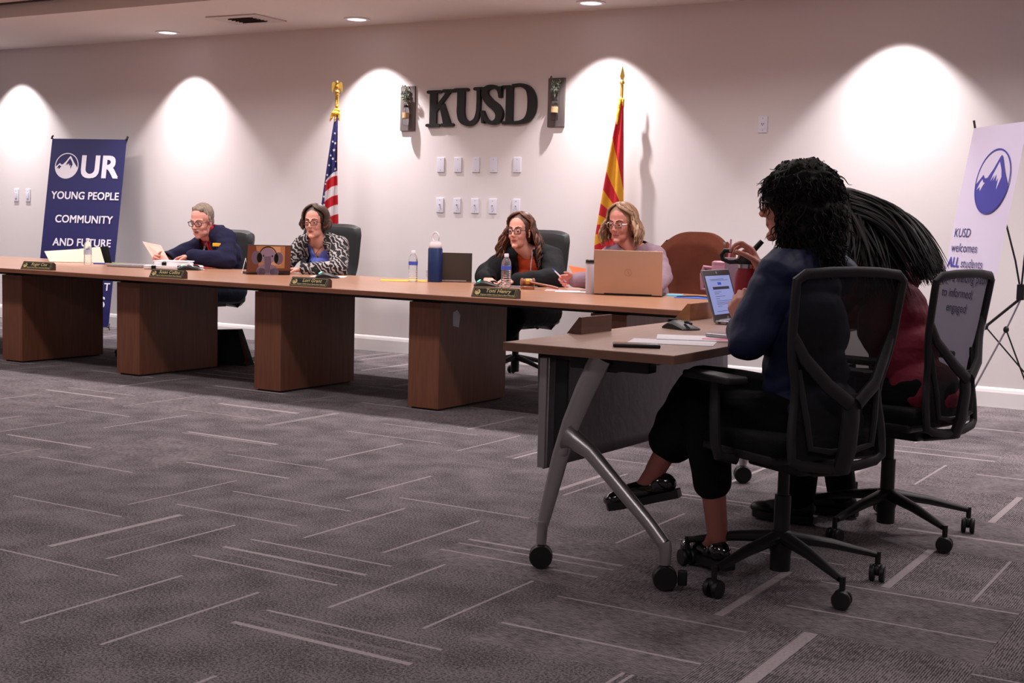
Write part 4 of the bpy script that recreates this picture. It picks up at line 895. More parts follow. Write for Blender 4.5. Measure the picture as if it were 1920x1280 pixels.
for a, b, v in ((-.10, .06, .195), (-.09, .11, .190), (-.08, .0, .138), (-.08, -.03, .130), (-.08, .03, .118), (-.08, -.04, .108), (-.08, .10, .098), (-.08, .08, .090), (-.08, .10, .083), (-.08, -.03, .074), (-.10, .11, .052)): m.add([R @ V((.0054, p, q)) for p, q in ((a, v), (b, v), (b, v + .002), (a, v + .002))], [(0, 1, 2, 3)])
m.build('document_lines', sl, ld, False)
lg = MB(); 
for k, (u0, v0, u1, v1) in enumerate(((-.006, .030, -.009, .018), (.004, .030, .001, .014), (-.004, .026, .002, .026))): lg.add([R @ V((.0054, p, q)) for p, q in ((u0, v0), (u0 + .003, v0), (u1 + .003, v1), (u1, v1 - .001))], [(0, 1, 2, 3)])
lg.add([R @ V((.0054, p, q)) for p, q in ((-.01, .222), (-.007, .222), (-.009, .230), (-.012, .230))] + [R @ V((.0054, p, q)) for p, q in ((-.002, .220), (.002, .220), (.0, .230), (-.004, .230))], [(0, 1, 2, 3), (4, 5, 6, 7)]); lg.build('lid_logo', M['plate_white'], ld, False)
vn = MB()
for k in range(12): vn.box((.055 + k * .008, -.153, .009), (.004, .002, .006))
vn.box((.02, -.153, .008), (.012, .002, .005)); vn.build('port', M['black_plate'], t, False)
# pink laptop + tumbler at the far end
t, ld, R = laptop('laptop', 'lavender pink laptop seen from behind at the far end of the desk', -2.115, 5.72, DZ, R_(100), .34, .22, 96, 'lid_pink', 'lid_pink', .272)
t = thing('straw_tumbler', 'pink tumbler with side handle and straw behind the pink laptop', 'tumbler', (-2.375, 5.88, DZ))
mat('pink_plastic', srgb(214, 150, 170), .45)
MB().lathe([(.034, 0), (.036, .004), (.036, .10), (.048, .13), (.05, .235), (.048, .24)], n=28).build('body', M['pink_plastic'], t)
MB().lathe([(.05, .238), (.05, .25), (.04, .256)], n=28).build('lid', M['pink_plastic'], t)
MB().tube([(-.045, -.01, .22), (-.085, -.02, .225), (-.095, -.02, .19), (-.09, -.02, .12), (-.045, -.01, .115)], .009, 10).build('handle', M['pink_plastic'], t)
MB().cyl((.075 - .05, 0, .2), (.078 - .04, 0, .36), .005, n=10).build('straw', M['pink_plastic'], t)
# red insulated bottle
t = thing('insulated_bottle', 'red insulated bottle with a black flip cap held by the woman in navy', 'bottle', (-1.865, 4.88, DZ), R_(-160))
MB().lathe([(.044, 0), (.05, .005), (.05, .215), (.046, .242), (.040, .258)], n=32).build('body', mat('red_powder', srgb(150, 14, 36), .4, bump=.2, bscale=400), t)
MB().lathe([(.038, .258), (.038, .276)], n=28).build('steel_collar', M['chrome'], t)
m = MB(); m.lathe([(.044, .274), (.045, .29), (.040, .305), (.03, .31)], n=28); m.build('cap', M['black_plastic'], t)
m = MB(); hb_ = [(.035, 0, .284), (.07, 0, .28), (.098, 0, .29), (.104, 0, .308), (.092, 0, .324), (.06, 0, .324), (.03, 0, .314)]
m.tube(hb_, [.010, .009, .009, .009, .009, .009, .010], 10); m.build('carry_loop', M['black_plastic'], t)
MB().tube([(-.01, 0, .305), (-.02, 0, .33), (-.05, 0, .365)], [.011, .011, .010], 10).build('straw_spout', M['black_plastic'], t)
# dark tote bag under the conference table
t = thing('tote_bag', 'black bag with red trim standing on the floor under the table', 'bag', (-7.43, 7.92, 0), R_(20))
g = MB(); g.add([(-.2, -.08, 0), (.2, -.08, 0), (.2, .08, 0), (-.2, .08, 0), (-.17, -.05, .27), (.11, -.05, .285), (.11, .05, .285), (-.17, .05, .27)], [(3, 2, 1, 0), (0, 1, 5, 4), (1, 2, 6, 5), (2, 3, 7, 6), (3, 0, 4, 7), (4, 5, 6, 7)]); g.build('bag_body', mat('bag_black', srgb(20, 26, 32), .8, bump=.8, bscale=20), t, False)
MB().tube([(.125, -.055, .26), (.165, -.06, .16), (.20, -.075, .04), (.18, -.08, .02)], [.006, .008, .010, .008], 8).build('red_trim', mat('trim_red', srgb(120, 20, 34), .7), t)
MB().tube([(-.1, 0, .27), (-.06, .0, .33), (.0, 0, .345), (.05, 0, .32), (.07, 0, .28)], .008, 8).build('handle', M['bag_black'], t) if False else None
# ================================================================ people
def smoothstep(t): t = max(0, min(1, t)); return t * t * (3 - 2 * t)
def hand_prims(m, W, d, t, n, curls, k=1.0, thumb=(.55, .65, .35), tc=.35):
    W, d = V(W), V(d).normalized(); t = V(t); t = (t - d * t.dot(d)).normalized(); n = V(n); n = (n - d * n.dot(d) - t * n.dot(t)).normalized()
    for off, ln in ((.026, .078), (.009, .084), (-.009, .080), (-.025, .070)): m.caps(W + t * off * .55 * k, .0155 * k, W + d * ln * k + t * off * k, .0125 * k, 10)
    m.caps(W + t * .012 * k, .018 * k, W + d * .04 * k + t * .02 * k + n * .006 * k, .017 * k, 10)
    for (off, pl, ls), cu in zip(((.028, .084, (.040, .024, .020)), (.0095, .090, (.044, .028, .021)), (-.009, .086, (.040, .026, .020)), (-.0265, .076, (.031, .020, .018))), curls):
        p = W + d * pl * k + t * off * k; a = 0; r = .0088 * k
        for l, c in zip(ls, cu):
            a += c; q = p + (d * math.cos(a) + n * math.sin(a)) * l * k + t * off * .15 * k; m.caps(p, r, q, r * .92, 10); p = q; r *= .92
    p = W + d * .022 * k + t * .024 * k; u = (t * thumb[0] + d * thumb[1] + n * thumb[2]).normalized(); r = .0125 * k
    for i, l in enumerate((.042, .032, .026)):
        q = p + u * l * k; m.caps(p, r, q, r * .9, 10); p = q; r *= .86; u = (u + d * tc * .6 + n * tc).normalized()
def head_prims(m, C, R, s, jaw=1.0, nose=1.0):
    H = lambda x, y, z: C + R @ (V((x, y, z)) * s)
    E_ = lambda c, r, rt=None: m.ell(H(*c), [q * s for q in r], R @ rt if rt else R, 20)
    E_((-.012, 0, .045), (.094, .076, .084)); E_((.03, 0, -.012), (.056, .060, .088)); E_((.028, 0, -.07), (.054 * jaw, .052 * jaw, .042)); E_((.070, 0, -.097), (.020, .024 * jaw, .018))
    for y in (-1, 1):
        E_((.060, y * .034, -.026), (.021, .020, .024)); E_((-.006, y * .077, -.002), (.018, .007, .030), Matrix.Rotation(y * .25, 3, 'Z')); E_((-.002, y * .076, -.03), (.009, .006, .010))
        m.caps(H(.080, y * .012, .030), .010 * s, H(.066, y * .046, .030), .009 * s, 10)
        E_((.0985, y * .011, -.027), (.011, .0075, .0075))
    m.caps(H(.083, 0, .022), .0085 * s, H(.099 + .004 * nose, 0, -.016), .0095 * s, 12); E_((.103 * (1 + .03 * nose), 0, -.021), (.0105, .0105, .0095))
    m.caps(H(.081, -.017, -.055), .0055 * s, H(.081, .017, -.055), .0055 * s, 10); m.caps(H(.079, -.013, -.0645), .006 * s, H(.079, .013, -.0645), .006 * s, 10); E_((.070, 0, -.045), (.020, .026, .018))
    return H
def rot_head(yaw, pitch, roll=0): return Matrix.Rotation(R_(yaw), 3, 'Z') @ Matrix.Rotation(R_(pitch), 3, 'Y') @ Matrix.Rotation(R_(roll), 3, 'X')
def face_parts(t, C, R, s, skin, iris='iris', brow='brow', glasses=None, lids=.0, gl_style=0, lensmat='lens', sides=(-1, 1)):
    H = lambda x, y, z: C + R @ (V((x, y, z)) * s)
    for y in sides:
        e = MB(); n = 16; c = H(.0735, y * .0305, .008); rr_ = .0128 * s; f = R @ V((1, 0, -.02)).normalized()
        e.ell(c, rr_, None, 20); 
        for i, fc in enumerate(e.f):
            ctr = sum((e.v[k] for k in fc), V((0, 0, 0))) / len(fc); ca = (ctr - c).normalized().dot(f)
            e.mi[i] = 1 if ca > .84 else 0
        e.build('eye', [M['eye_white'], M[iris]], t)
        l = MB(); l.ell(H(.0727, y * .0305, .0138), (.0142 * s, .0165 * s, .0100 * s), R, 14); l.ell(H(.0715, y * .0305, -.0005), (.0135 * s, .0160 * s, .006 * s), R, 14); l.build('eyelid', M[skin], t)
        b = MB(); b.chain([H(.090, y * .014, .032), H(.086, y * .032, .038), H(.070, y * .050, .033)], [.0035 * s, .0035 * s, .002 * s], 8); b.build('eyebrow', M[brow], t)
    mo = MB(); mo.chain([H(.0785, -.023, -.0605), H(.0865, -.010, -.0592), H(.0878, 0, -.0598), H(.0865, .010, -.0592), H(.0785, .023, -.0605)], [.0010 * s, .0016 * s, .0016 * s, .0016 * s, .0010 * s], 6); mo.build('mouth_line', mat('mouth_dark', srgb(110, 56, 54), .6), t)
    if glasses:
        g = MB(); gx = .100; w_, h_ = (.0255, .0175) if gl_style == 0 else (.0245, .0195)
        for y in (-1, 1):
            pts = []
            for k in range(20):
                a = 2 * PI * k / 20; cx = abs(math.cos(a)) ** .6 * (1 if math.cos(a) > 0 else -1); sy = abs(math.sin(a)) ** .6 * (1 if math.sin(a) > 0 else -1)
                pts.append(H(gx - abs(y * .031 + cx * w_) * .18, y * .031 + cx * w_, .006 + sy * h_))
            g.tube(pts, .0025 * s, 7, closed=True)
            g.tube([H(gx - .011, y * .056, .014), H(.070, y * .079, .014), H(0, y * .083, .010), H(-.025, y * .079, -.004)], .0024 * s, 7)
        g.tube([H(gx - .001, -.008, .010), H(gx + .003, 0, .013), H(gx - .001, .008, .010)], .0024 * s, 7)
        go = g.build('eyeglasses', M[glasses], t)
        L_ = MB()
        for y in (-1, 1):
            L_.add([H(gx - .001 - abs(y * .031 + math.cos(a) * w_) * .18, y * .031 + math.cos(a) * w_, .006 + math.sin(a) * h_) for a in [2 * PI * k / 20 for k in range(20)]], [list(range(20))])
        L_.build('lens', M[lensmat], go)
def lock_path(C, R, s, a0, a1, L, rnd, spread=.03, wave=.01, wf=3.0, out=.0, back=0, rx=1.0, el0=84, sweep=V((0, 0, -1)), n1=8, n2=14, off=.012):
    pts = []; ph = rnd.uniform(0, 6.3); ph2 = rnd.uniform(0, 6.3)
    for i in range(n1):
        q = i / (n1 - 1); el = R_(el0 + (-6 - el0) * q); az = R_(a0 + (a1 - a0) * smoothstep(q * 1.15)); rxx, ryy, rzz = (.094 + off) * rx, (.076 + off + .004) * rx, (.084 + off) * rx
        p = V((math.cos(el) * math.cos(az) * rxx - .012, math.cos(el) * math.sin(az) * ryy, math.sin(el) * rzz + .045))
        w_ = wave * .6 * q; p = C + R @ (p * s) + V((math.sin(ph + q * wf * 4) * w_, math.cos(ph2 + q * wf * 4) * w_, math.sin(ph2 + q * 9) * w_ * .5)); pts.append(p)
    az = R_(a1); o = R @ V((math.cos(az), math.sin(az), 0)); o.z = 0
    if o.length > 0: o.normalize()
    P0 = pts[-1]; side = o.cross(V((0, 0, 1)))
    for i in range(1, n2 + 1):
        q = i / n2; w_ = wave * (.6 + .6 * q)
        p = P0 + sweep * L * q + o * (spread * math.sin(q * PI * .75) + out * q) + side * w_ * math.sin(ph + 1 + q * wf * 2 * PI) + o * w_ * .8 * math.cos(ph + 1 + q * wf * 2 * PI); pts.append(p)
    return pts
def hair(name, t, C, R, s, m_, n=130, L=(.12, .2), wave=.01, wf=2.0, rad=.009, spread=.02, out=0, face=78, seed=1, part=0, sweep=(0, 0, -1), gap=0, back_only=False, rx=1.0, mats=None, frontdrop=0, el0=84):
    rnd = random.Random(seed); m = MB()
    H = lambda x, y, z: C + R @ (V((x, y, z)) * s)
    m.ell(H(-.022 - (rx - 1) * .1, 0, .052), [q * s * (1 + (rx - 1) * .9) for q in (.094, .0835, .091)], R, 22); m.ell(H(-.045, 0, -.01), [q * s * rx for q in (.062, .072, .085)], R, 18)
    sw = V(sweep).normalized(); nm = 1 if not mats else len(mats)
    for k in range(n):
        a0 = rnd.uniform(-180, 180) if not back_only else rnd.choice((-1, 1)) * rnd.uniform(60, 180)
        sg = 1 if (a0 - part) >= 0 else -1; a1 = a0 if abs(a0) > face else sg * (face + rnd.uniform(0, 22))
        l = rnd.uniform(*L); 
        if abs(a1) < 100: l = l * (1 - frontdrop)
        pts = lock_path(C, R, s, a0, a1, l, rnd, spread * rnd.uniform(.6, 1.3), wave * rnd.uniform(.6, 1.3), wf * rnd.uniform(.8, 1.2), out * rnd.uniform(.4, 1.4), rx=rx, sweep=sw, el0=el0)
        N = len(pts); m.tube(pts, [rad * (.55 + .6 * math.sin(PI * min(1, .12 + i / N))) * (1 if i < N - 3 else (N - i) / 4) for i in range(N)], 6, mi=rnd.randrange(nm), flat=.7)
    return m.build(name, mats or M[m_], t)

def torso_prims(m, hip, chest, neck, shL, shR, f, b=1.0, g=0.0, belly=0.0):
    hip, chest, neck, shL, shR, f = map(V, (hip, chest, neck, shL, shR, f)); R = frame(f)
    m.ell(hip, ((.135 + g) * b, (.17 + g) * b, .12 + g), R, 20); mid = hip.lerp(chest, .5) + f * (.015 + belly * .06)
    m.ell(mid, ((.115 + g + belly * .06) * b, (.145 + g + belly * .03) * b, .15 + g), R, 20); m.ell(chest, ((.118 + g) * b, (.158 + g) * b, .15 + g), R, 20)
    up = chest.lerp(neck, .55); m.ell(up, ((.085 + g) * b, (.135 + g) * b, .08 + g), R, 18)
    m.chain([shL, shL.lerp(neck, .65) + V((0, 0, .005)), shR.lerp(neck, .65) + V((0, 0, .005)), shR], [(.058 + g) * b, (.056 + g), (.056 + g), (.058 + g) * b], 16)
def sleeve(m, pts, rs, g=0): m.chain([V(p) for p in pts], [r + g for r in rs], 16)

def person(label, loc, f, hip, chest, neck, shL, shR, armL, armR, head, hrot, skin, b=1.0, hs=1.05, handL=None, handR=None, legs=None, jaw=1.0, belly=0.0, vox=.006, cat='person', hand_k=1.04, shoes='black_plastic', legskin=None, hand_vox=None):
    """loc: seat position on the floor; every other point is given in world coordinates"""
    t = thing('person', label, cat, loc); O = V(loc); A = lambda p: V(p) - O
    C = A(head); R = rot_head(*hrot); m = MB(); f = V(f).normalized()
    head_prims(m, C, R, hs, jaw); Hd = lambda x, y, z: C + R @ (V((x, y, z)) * hs)
    m.chain([Hd(-.018, 0, -.045), Hd(-.028, 0, -.10), A(neck) + V((0, 0, -.02))], [.054 * hs, .052 * hs, .060 * hs], 16)
    torso_prims(m, A(hip), A(chest), A(neck), A(shL), A(shR), f, b * .9, -.004, belly)
    for arm, hd in ((armL, handL), (armR, handR)):
        sleeve(m, [A(p) for p in arm], [.044 * b, .036, .026]); hand_prims(m, A(arm[-1]), *hd, k=hand_k)
    for lg in legs:
        kn, an = A(lg[0]), A(lg[1]); hp = A(lg[3]); m.chain([hp, kn, an], [.085, .055, .036], 16); fd = V(lg[2]).normalized(); Rq = frame(fd); dq = Rq @ V((0, 0, -1)); m.chain([an, an + fd * .05 + dq * .045, an + fd * .125 + dq * .066], [.034, .030, .022])
    lipc = Hd(.086, 0, -.058)
    def mf(c):
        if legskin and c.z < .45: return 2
        q = R.transposed() @ (c - C) / hs
        if abs(q.y) < .024 - abs(q.z + .0595) * 1.2 and -.070 < q.z < -.050 and q.x > .072: return 1
        return 0
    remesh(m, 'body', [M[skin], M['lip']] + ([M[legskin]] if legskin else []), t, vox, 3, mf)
    for k, lg in enumerate(legs):
        an = A(lg[1]); fd = V(lg[2]).normalized(); z0 = lg[4] if len(lg) > 4 else None
        s = MB(); h = an.copy(); sd = V((-fd.y, fd.x, 0)).normalized(); Rf = frame(fd, (0, 0, 1))
        dn = Rf @ V((0, 0, -1))
        s.ell(h + dn * .05 - fd * .015, (.055, .037, .042), Rf); s.ell(h + fd * .07 + dn * .060, (.098, .041, .038), Rf); s.ell(h + fd * .145 + dn * .068, (.068, .045, .030), Rf)
        so = remesh(s, 'shoe', M[shoes], t, .006, 2)
        q = MB(); 
        pr = [(-.07, -.03), (-.075, .0), (-.07, .03), (0, .036), (.08, .044), (.15, .046), (.19, .03), (.205, 0), (.19, -.03), (.15, -.046), (.08, -.042), (0, -.034)]
        q.prism(pr, h + dn * .105, Rf @ V((1, 0, 0)), Rf @ V((0, 1, 0)), dn * -.028); q.build('sole', M['black_plastic'], so)
    return t, A, C, R, Hd

GRIP = ((.5, .9, .6), (.6, 1.0, .6), (.65, 1.0, .6), (.7, 1.0, .6)); REST = ((.25, .35, .2), (.25, .4, .25), (.3, .4, .25), (.35, .45, .3)); FIST = ((1.0, 1.4, .8), (1.1, 1.5, .8), (1.15, 1.5, .8), (1.2, 1.5, .8)); PINCH = ((.7, .7, .4), (.85, .9, .5), (1.1, 1.3, .8), (1.2, 1.4, .8))
def seated_legs(x, y, spread=.12, toe=.0, ky=.47, fx=0):
    return [((x + s * spread, y - ky, .52), (x + s * spread * .9 + fx, y - ky - .02 - toe, .115), (0.05 * s, -1, 0), (x + s * .09, y, .53)) for s in (1, -1)]
def trousers(t, A, hip, legs, m_, f=(0, -1, 0), r=(.105, .075, .062), hem=None, g=0, name='trousers', vox=.008):
    m = MB(); m.ell(A(hip), (.15 + g, .185 + g, .125), frame(f))
    for k, lg in enumerate(legs):
        an = A(lg[1]) if hem is None else A(hem[k]); m.chain([A(lg[3]), A(lg[0]), an], [r[0] + g, r[1] + g, r[2] + g], 16)
    return remesh(m, name, M[m_], t, vox, 3)
mat('navy_fleece', srgb(32, 32, 56), .95, bump=1.5, bscale=10, spec=.2)
mat('red_shirt', srgb(186, 38, 58), .8, bump=.8, bscale=14)
mat('black_cloth', srgb(20, 20, 23), .85, bump=1.2, bscale=12, spec=.25)
mat('trouser_black', srgb(12, 12, 14), .9, bump=1.2, bscale=9, spec=.2)
mat('jeans', srgb(26, 30, 44), .9, bump=.8, bscale=14, spec=.2)
mat('periwinkle', srgb(104, 120, 214), .7, bump=1.2, bscale=9)
mat('orange_top', srgb(196, 72, 34), .75, bump=1.0, bscale=12)
mat('mauve_top', srgb(132, 106, 118), .8, bump=1.2, bscale=12)
mat('navy_satin', srgb(25, 33, 66), .6, bump=1.0, bscale=9, spec=.3)
mat('maroon_top', srgb(118, 22, 46), .8, bump=1.6, bscale=10)
mat('hair_grey', srgb(150, 132, 116), .6, noise=.35, nscale=30, stretch=(1, 4, 1), bump=1, bscale=90)
mat('hair_brown', srgb(62, 44, 36), .45, noise=.3, nscale=25); mat('hair_brown_light', srgb(96, 72, 58), .45)
mat('hair_auburn', srgb(86, 52, 40), .45, noise=.3, nscale=25); mat('hair_auburn_light', srgb(118, 78, 58), .45)
mat('hair_blonde', srgb(148, 112, 84), .5); mat('hair_blonde_light', srgb(186, 152, 122), .5); mat('hair_blonde_dark', srgb(96, 70, 54), .5)
mat('hair_black', srgb(15, 11, 11), .65, spec=.2); mat('hair_black2', srgb(40, 25, 22), .65, spec=.2); mat('hair_straight', srgb(12, 9, 10), .55, spec=.25)
# zebra-like knit
zm = bpy.data.materials.new('knit_pattern'); zm.use_nodes = True; N = zm.node_tree.nodes; L = zm.node_tree.links; b = N['Principled BSDF']; tc = N.new('ShaderNodeTexCoord')
wv = N.new('ShaderNodeTexWave'); wv.inputs['Scale'].default_value = 11; wv.inputs['Distortion'].default_value = 11; wv.inputs['Detail'].default_value = 2.5; wv.inputs['Detail Scale'].default_value = 1.6; wv.bands_direction = 'DIAGONAL'
L.new(tc.outputs['Object'], wv.inputs[0]); r = N.new('ShaderNodeValToRGB'); r.color_ramp.elements[0].position = .58; r.color_ramp.elements[1].position = .80; r.color_ramp.elements[0].color = srgb(24, 23, 26); r.color_ramp.elements[1].color = srgb(168, 160, 158)
L.new(wv.outputs[0], r.inputs[0]); L.new(r.outputs[0], b.inputs['Base Color']); b.inputs['Roughness'].default_value = .95; MATS['knit_pattern'] = zm

def lf(A, nk, f):                                      # front / side coordinates about the neck
    R = frame(V(f).normalized()).transposed(); n0 = A(nk)
    return lambda c: R @ (c - n0)
def fold(seed, amp=.004, fr=22):
    a = seed * 1.7
    return lambda c: amp * (math.sin(c.x * fr + 6 * math.sin(c.z * 9 + a)) * math.sin(c.z * fr * .8 + 5 * math.sin(c.y * 8 + a)))

# ---- man in navy jacket
hip, ch, nk = (-8.22, 8.68, .56), (-8.11, 8.58, .83), (-8.125, 8.50, 1.03)
shL, shR = (-7.94, 8.44, .985), (-8.33, 8.60, .955)
aL = [shL, (-7.84, 8.34, .815), (-8.05, 8.165, .845)]; aR = [shR, (-8.52, 8.36, .80), (-8.43, 8.15, .81)]
lg = [((-8.03, 8.2, .54), (-8.02, 8.1, .115), (0, -1, 0), (-8.05, 8.68, .54)), ((-8.28, 8.2, .54), (-8.36, 7.83, .115), (-.15, -1, 0), (-8.24, 8.68, .54))]
MF = (-.42, -.91, 0)
t, A, C, R, Hd = person('man with grey hair and glasses in a navy jacket, red shirt and tie', (-8.15, 8.70, 0), MF, hip, ch, nk, shL, shR, aL, aR, (-8.165, 8.38, 1.13), (-80, 13, 0), 'skin_a', 1.12, 1.12,
    ((-.75, -.35, -.12), (-.3, -1, .2), (0, 0, -1), REST), ((.2, -.9, .1), (.3, .2, 1), (.9, .2, -.1), PINCH), lg, 1.12, .9)
face_parts(t, C, R, 1.12, 'skin_a', glasses='glasses_frame', brow='hair_grey')
m = MB(); H2 = Hd
m.ell(Hd(-.030, 0, .060), [q * 1.12 for q in (.094, .082, .086)], R, 24); m.ell(Hd(-.055, 0, .0), [q * 1.12 for q in (.048, .070, .07)], R, 20); m.chain([Hd(.036, .035, .108), Hd(.034, -.03, .112)], [.022, .02]); m.caps(Hd(.0, .076, .035), .012, Hd(.0, .078, .0), .007); m.caps(Hd(.0, -.076, .035), .012, Hd(.0, -.078, .0), .007)
remesh(m, 'hair', M['hair_grey'], t, .006, 2, disp=lambda c: .0025 * math.sin(c.x * 160 + c.z * 60) * math.sin(c.y * 210))
bd = MB(); bd.chain([Hd(.092, -.022, -.044), Hd(.098, 0, -.040), Hd(.092, .022, -.044)], [.006, .0065, .006], 8); bd.build('moustache', mat('moustache_grey', srgb(190, 158, 144), .8), t)
m = MB(); torso_prims(m, A(hip), A(ch), A(nk), A(shL), A(shR), MF, 1.12, .0, .9); m.caps(A(nk) + V((0, 0, -.03)), .078, A(nk) + V((0, -.015, .02)), .070)
remesh(m, 'shirt', M['red_shirt'], t, .007, 3)
m = MB(); torso_prims(m, A(hip), A(ch), A(nk), A(shL), A(shR), MF, 1.14, .022, .9); sleeve(m, [A(p) for p in aL], [.072, .066, .045], .01); sleeve(m, [A(p) for p in aR], [.066, .058, .042], .008); m.caps(A(nk) + V((.01, .02, -.02)), .100, A(nk) + V((.01, .01, .02)), .078)
ml = lf(A, nk, MF)
def dj(c): q = ml(c); return (q.x > .0 and abs(q.y + .035) < .065 + .32 * max(0, .06 - q.z) and c.z > .60) or q.z > .075
jk = remesh(m, 'jacket', M['navy_fleece'], t, .008, 3, delfn=dj, thick=-.008, disp=fold(1, .005))
pp = V(A((-7.925, 8.312, .945))); MB().box(pp, (.07, .012, .03), Matrix.Rotation(.5, 3, 'Z'), bev=.004).build('yellow_badge', mat('badge', srgb(240, 180, 40), .5), jk)
tm = mat('tie_pattern', srgb(20, 20, 24), .6, noise=.1, nscale=60, col2=srgb(170, 165, 170)); tm.node_tree.nodes['Color Ramp'].color_ramp.elements[0].position = .5
T0 = A(nk); MRf = frame(MF); MB().grid(lambda u, v: T0 + MRf @ V((.084 + .075 * v * v, (u - .5) * (.03 + .05 * v) - .005, -.01 - .31 * v)), 4, 14).build('necktie', tm, t)
trousers(t, A, hip, lg, 'jeans')
# paper in his hands
t2 = thing('paper_sheets', 'peach-tinted sheets held up by the man in the navy jacket', 'paper', (-8.45, 8.13, .79))
MB().add([(-.02, .0, .0), (.17, -.02, .015), (.0, .05, .135), (-.24, .07, .16), (-.02, .003, .0), (.17, -.017, .015), (.0, .053, .135), (-.24, .073, .16)], [(0, 1, 2, 3), (7, 6, 5, 4), (0, 4, 5, 1), (2, 6, 7, 3), (1, 5, 6, 2), (0, 3, 7, 4)]).build('sheets', mat('paper_peach', srgb(238, 204, 190), .8), t2, False)

# ---- woman in patterned cardigan
hip, ch, nk = (-7.03, 8.70, .55), (-6.98, 8.60, .81), (-6.97, 8.53, 1.01)
shL, shR = (-6.795, 8.54, .965), (-7.16, 8.53, .965)
aL = [shL, (-6.66, 8.38, .79), (-6.86, 8.16, .782)]; aR = [shR, (-7.24, 8.36, .80), (-7.10, 8.18, .785)]; lg = seated_legs(-6.98, 8.70, .10)
t, A, C, R, Hd = person('woman with short brown hair and glasses in a patterned cardigan over periwinkle blouse', (-6.98, 8.70, 0), (0, -1, 0), hip, ch, nk, shL, shR, aL, aR, (-6.975, 8.45, 1.15), (-74, 2, 0), 'skin_b', 1.0, 1.06,
    ((-.9, -.3, 0), (0, -1, .1), (0, 0, -1), REST), ((.2, -1, 0), (1, .2, 0), (0, 0, -1), REST), lg, 1.02, .3)
face_parts(t, C, R, 1.06, 'skin_b', glasses='glasses_frame')
hair('hair', t, C, R, 1.06, 'hair_brown', 190, (.05, .095), .004, 1.0, .011, .026, -.030, 74, 4, part=-20, rx=1.10, mats=[M['hair_brown'], M['hair_brown'], M['hair_brown_light']])
m = MB(); torso_prims(m, A(hip), A(ch), A(nk), A(shL), A(shR), (0, -1, 0), 1.0, .002, .3)
remesh(m, 'blouse', M['periwinkle'], t, .007, 3, delfn=lambda c: c.y < A(nk).y + .0 and c.z > A(nk).z - .15 + abs(c.x - A(nk).x) * 1.3, disp=fold(2, .003), thick=-.003)
m = MB(); torso_prims(m, A(hip), A(ch), A(nk), A(shL), A(shR), (0, -1, 0), 1.02, .020, .3); sleeve(m, [A(p) for p in aL], [.066, .056, .038], .008); sleeve(m, [A(p) for p in aR], [.066, .056, .038], .008)
remesh(m, 'cardigan', M['knit_pattern'], t, .008, 3, delfn=lambda c: (c.y < A(ch).y - .03 and abs(c.x - A(nk).x) < .078 + .06 * max(0, A(nk).z - c.z) / .3 and c.z > .58) or (c.z > A(nk).z + .0 and abs(c.x - A(nk).x) < .085), thick=-.008, disp=fold(3, .006, 26))
pdt = MB(); pdt.tube([A((-7.03, 8.455, .965)), A((-7.01, 8.42, .90)), A((-6.975, 8.405, .84)), A((-6.94, 8.42, .90)), A((-6.91, 8.455, .965))], .0015, 6); pdt.caps(A((-6.975, 8.40, .84)), .008, A((-6.975, 8.40, .80)), .011); pdt.build('pendant_necklace', M['jeans'], t)
wt = MB(); wt.lathe([(.036, -.016), (.037, -.012), (.037, .012), (.036, .016)], A((-6.83, 8.20, .787)), 20, frame((-.68, -.74, 0)) @ Matrix.Rotation(PI / 2, 3, 'Y')); wt.build('wristwatch', M['black_plastic'], t)
trousers(t, A, hip, lg, 'trouser_black')

# ---- woman in black jacket and orange top
hip, ch, nk = (-5.05, 8.70, .55), (-4.99, 8.62, .80), (-4.985, 8.54, .995)
shL, shR = (-4.80, 8.55, .945), (-5.165, 8.54, .935)
aL = [shL, (-4.66, 8.37, .80), (-4.84, 8.14, .785)]; aR = [shR, (-5.27, 8.38, .80), (-5.12, 8.17, .785)]; lg = seated_legs(-5.0, 8.72, .10, .22, fx=-.17)
t, A, C, R, Hd = person('woman with long wavy brown hair and glasses in a black jacket over an orange top', (-5.0, 8.72, 0), (0, -1, 0), hip, ch, nk, shL, shR, aL, aR, (-5.02, 8.44, 1.13), (-87, 0, 0), 'skin_b', .98, 1.05,
    ((-.8, -.5, 0), (0, -1, .1), (0, 0, -1), REST), ((.6, -.8, 0), (1, .6, 0), (0, 0, -1), REST), lg, .96, .1)
face_parts(t, C, R, 1.05, 'skin_b', glasses='glasses_frame', gl_style=1)
hair('hair', t, C, R, 1.05, 'hair_auburn', 210, (.18, .31), .012, 2.6, .0085, .045, .035, 84, 7, part=15, rx=1.06, mats=[M['hair_auburn'], M['hair_auburn'], M['hair_brown'], M['hair_auburn_light']])
m = MB(); torso_prims(m, A(hip), A(ch), A(nk), A(shL), A(shR), (0, -1, 0), .98, .002, .1)
remesh(m, 'top', M['orange_top'], t, .007, 3, delfn=lambda c: c.y < A(nk).y and c.z > A(nk).z - .06 + abs(c.x - A(nk).x) * .6, disp=fold(5, .003), thick=-.003)
m = MB(); torso_prims(m, A(hip), A(ch), A(nk), A(shL), A(shR), (0, -1, 0), 1.0, .020, .1); sleeve(m, [A(p) for p in aL], [.066, .066, .042], .012); sleeve(m, [A(p) for p in aR], [.066, .066, .042], .012)
jk = remesh(m, 'jacket', M['black_cloth'], t, .008, 3, delfn=lambda c: (c.y < A(ch).y - .03 and abs(c.x - A(nk).x - .005) < .062 + .05 * max(0, A(nk).z - c.z) / .3 and c.z > .58) or (c.z > A(nk).z + .01 and abs(c.x - A(nk).x) < .085), thick=-.008, disp=fold(6, .006, 24))
zp = MB(); zp.tube([A((-4.915, 8.46, .985)), A((-4.905, 8.425, .90)), A((-4.90, 8.41, .82)), A((-4.90, 8.42, .75))], .004, 6); zp.build('zipper_piping', M['silver'], jk)
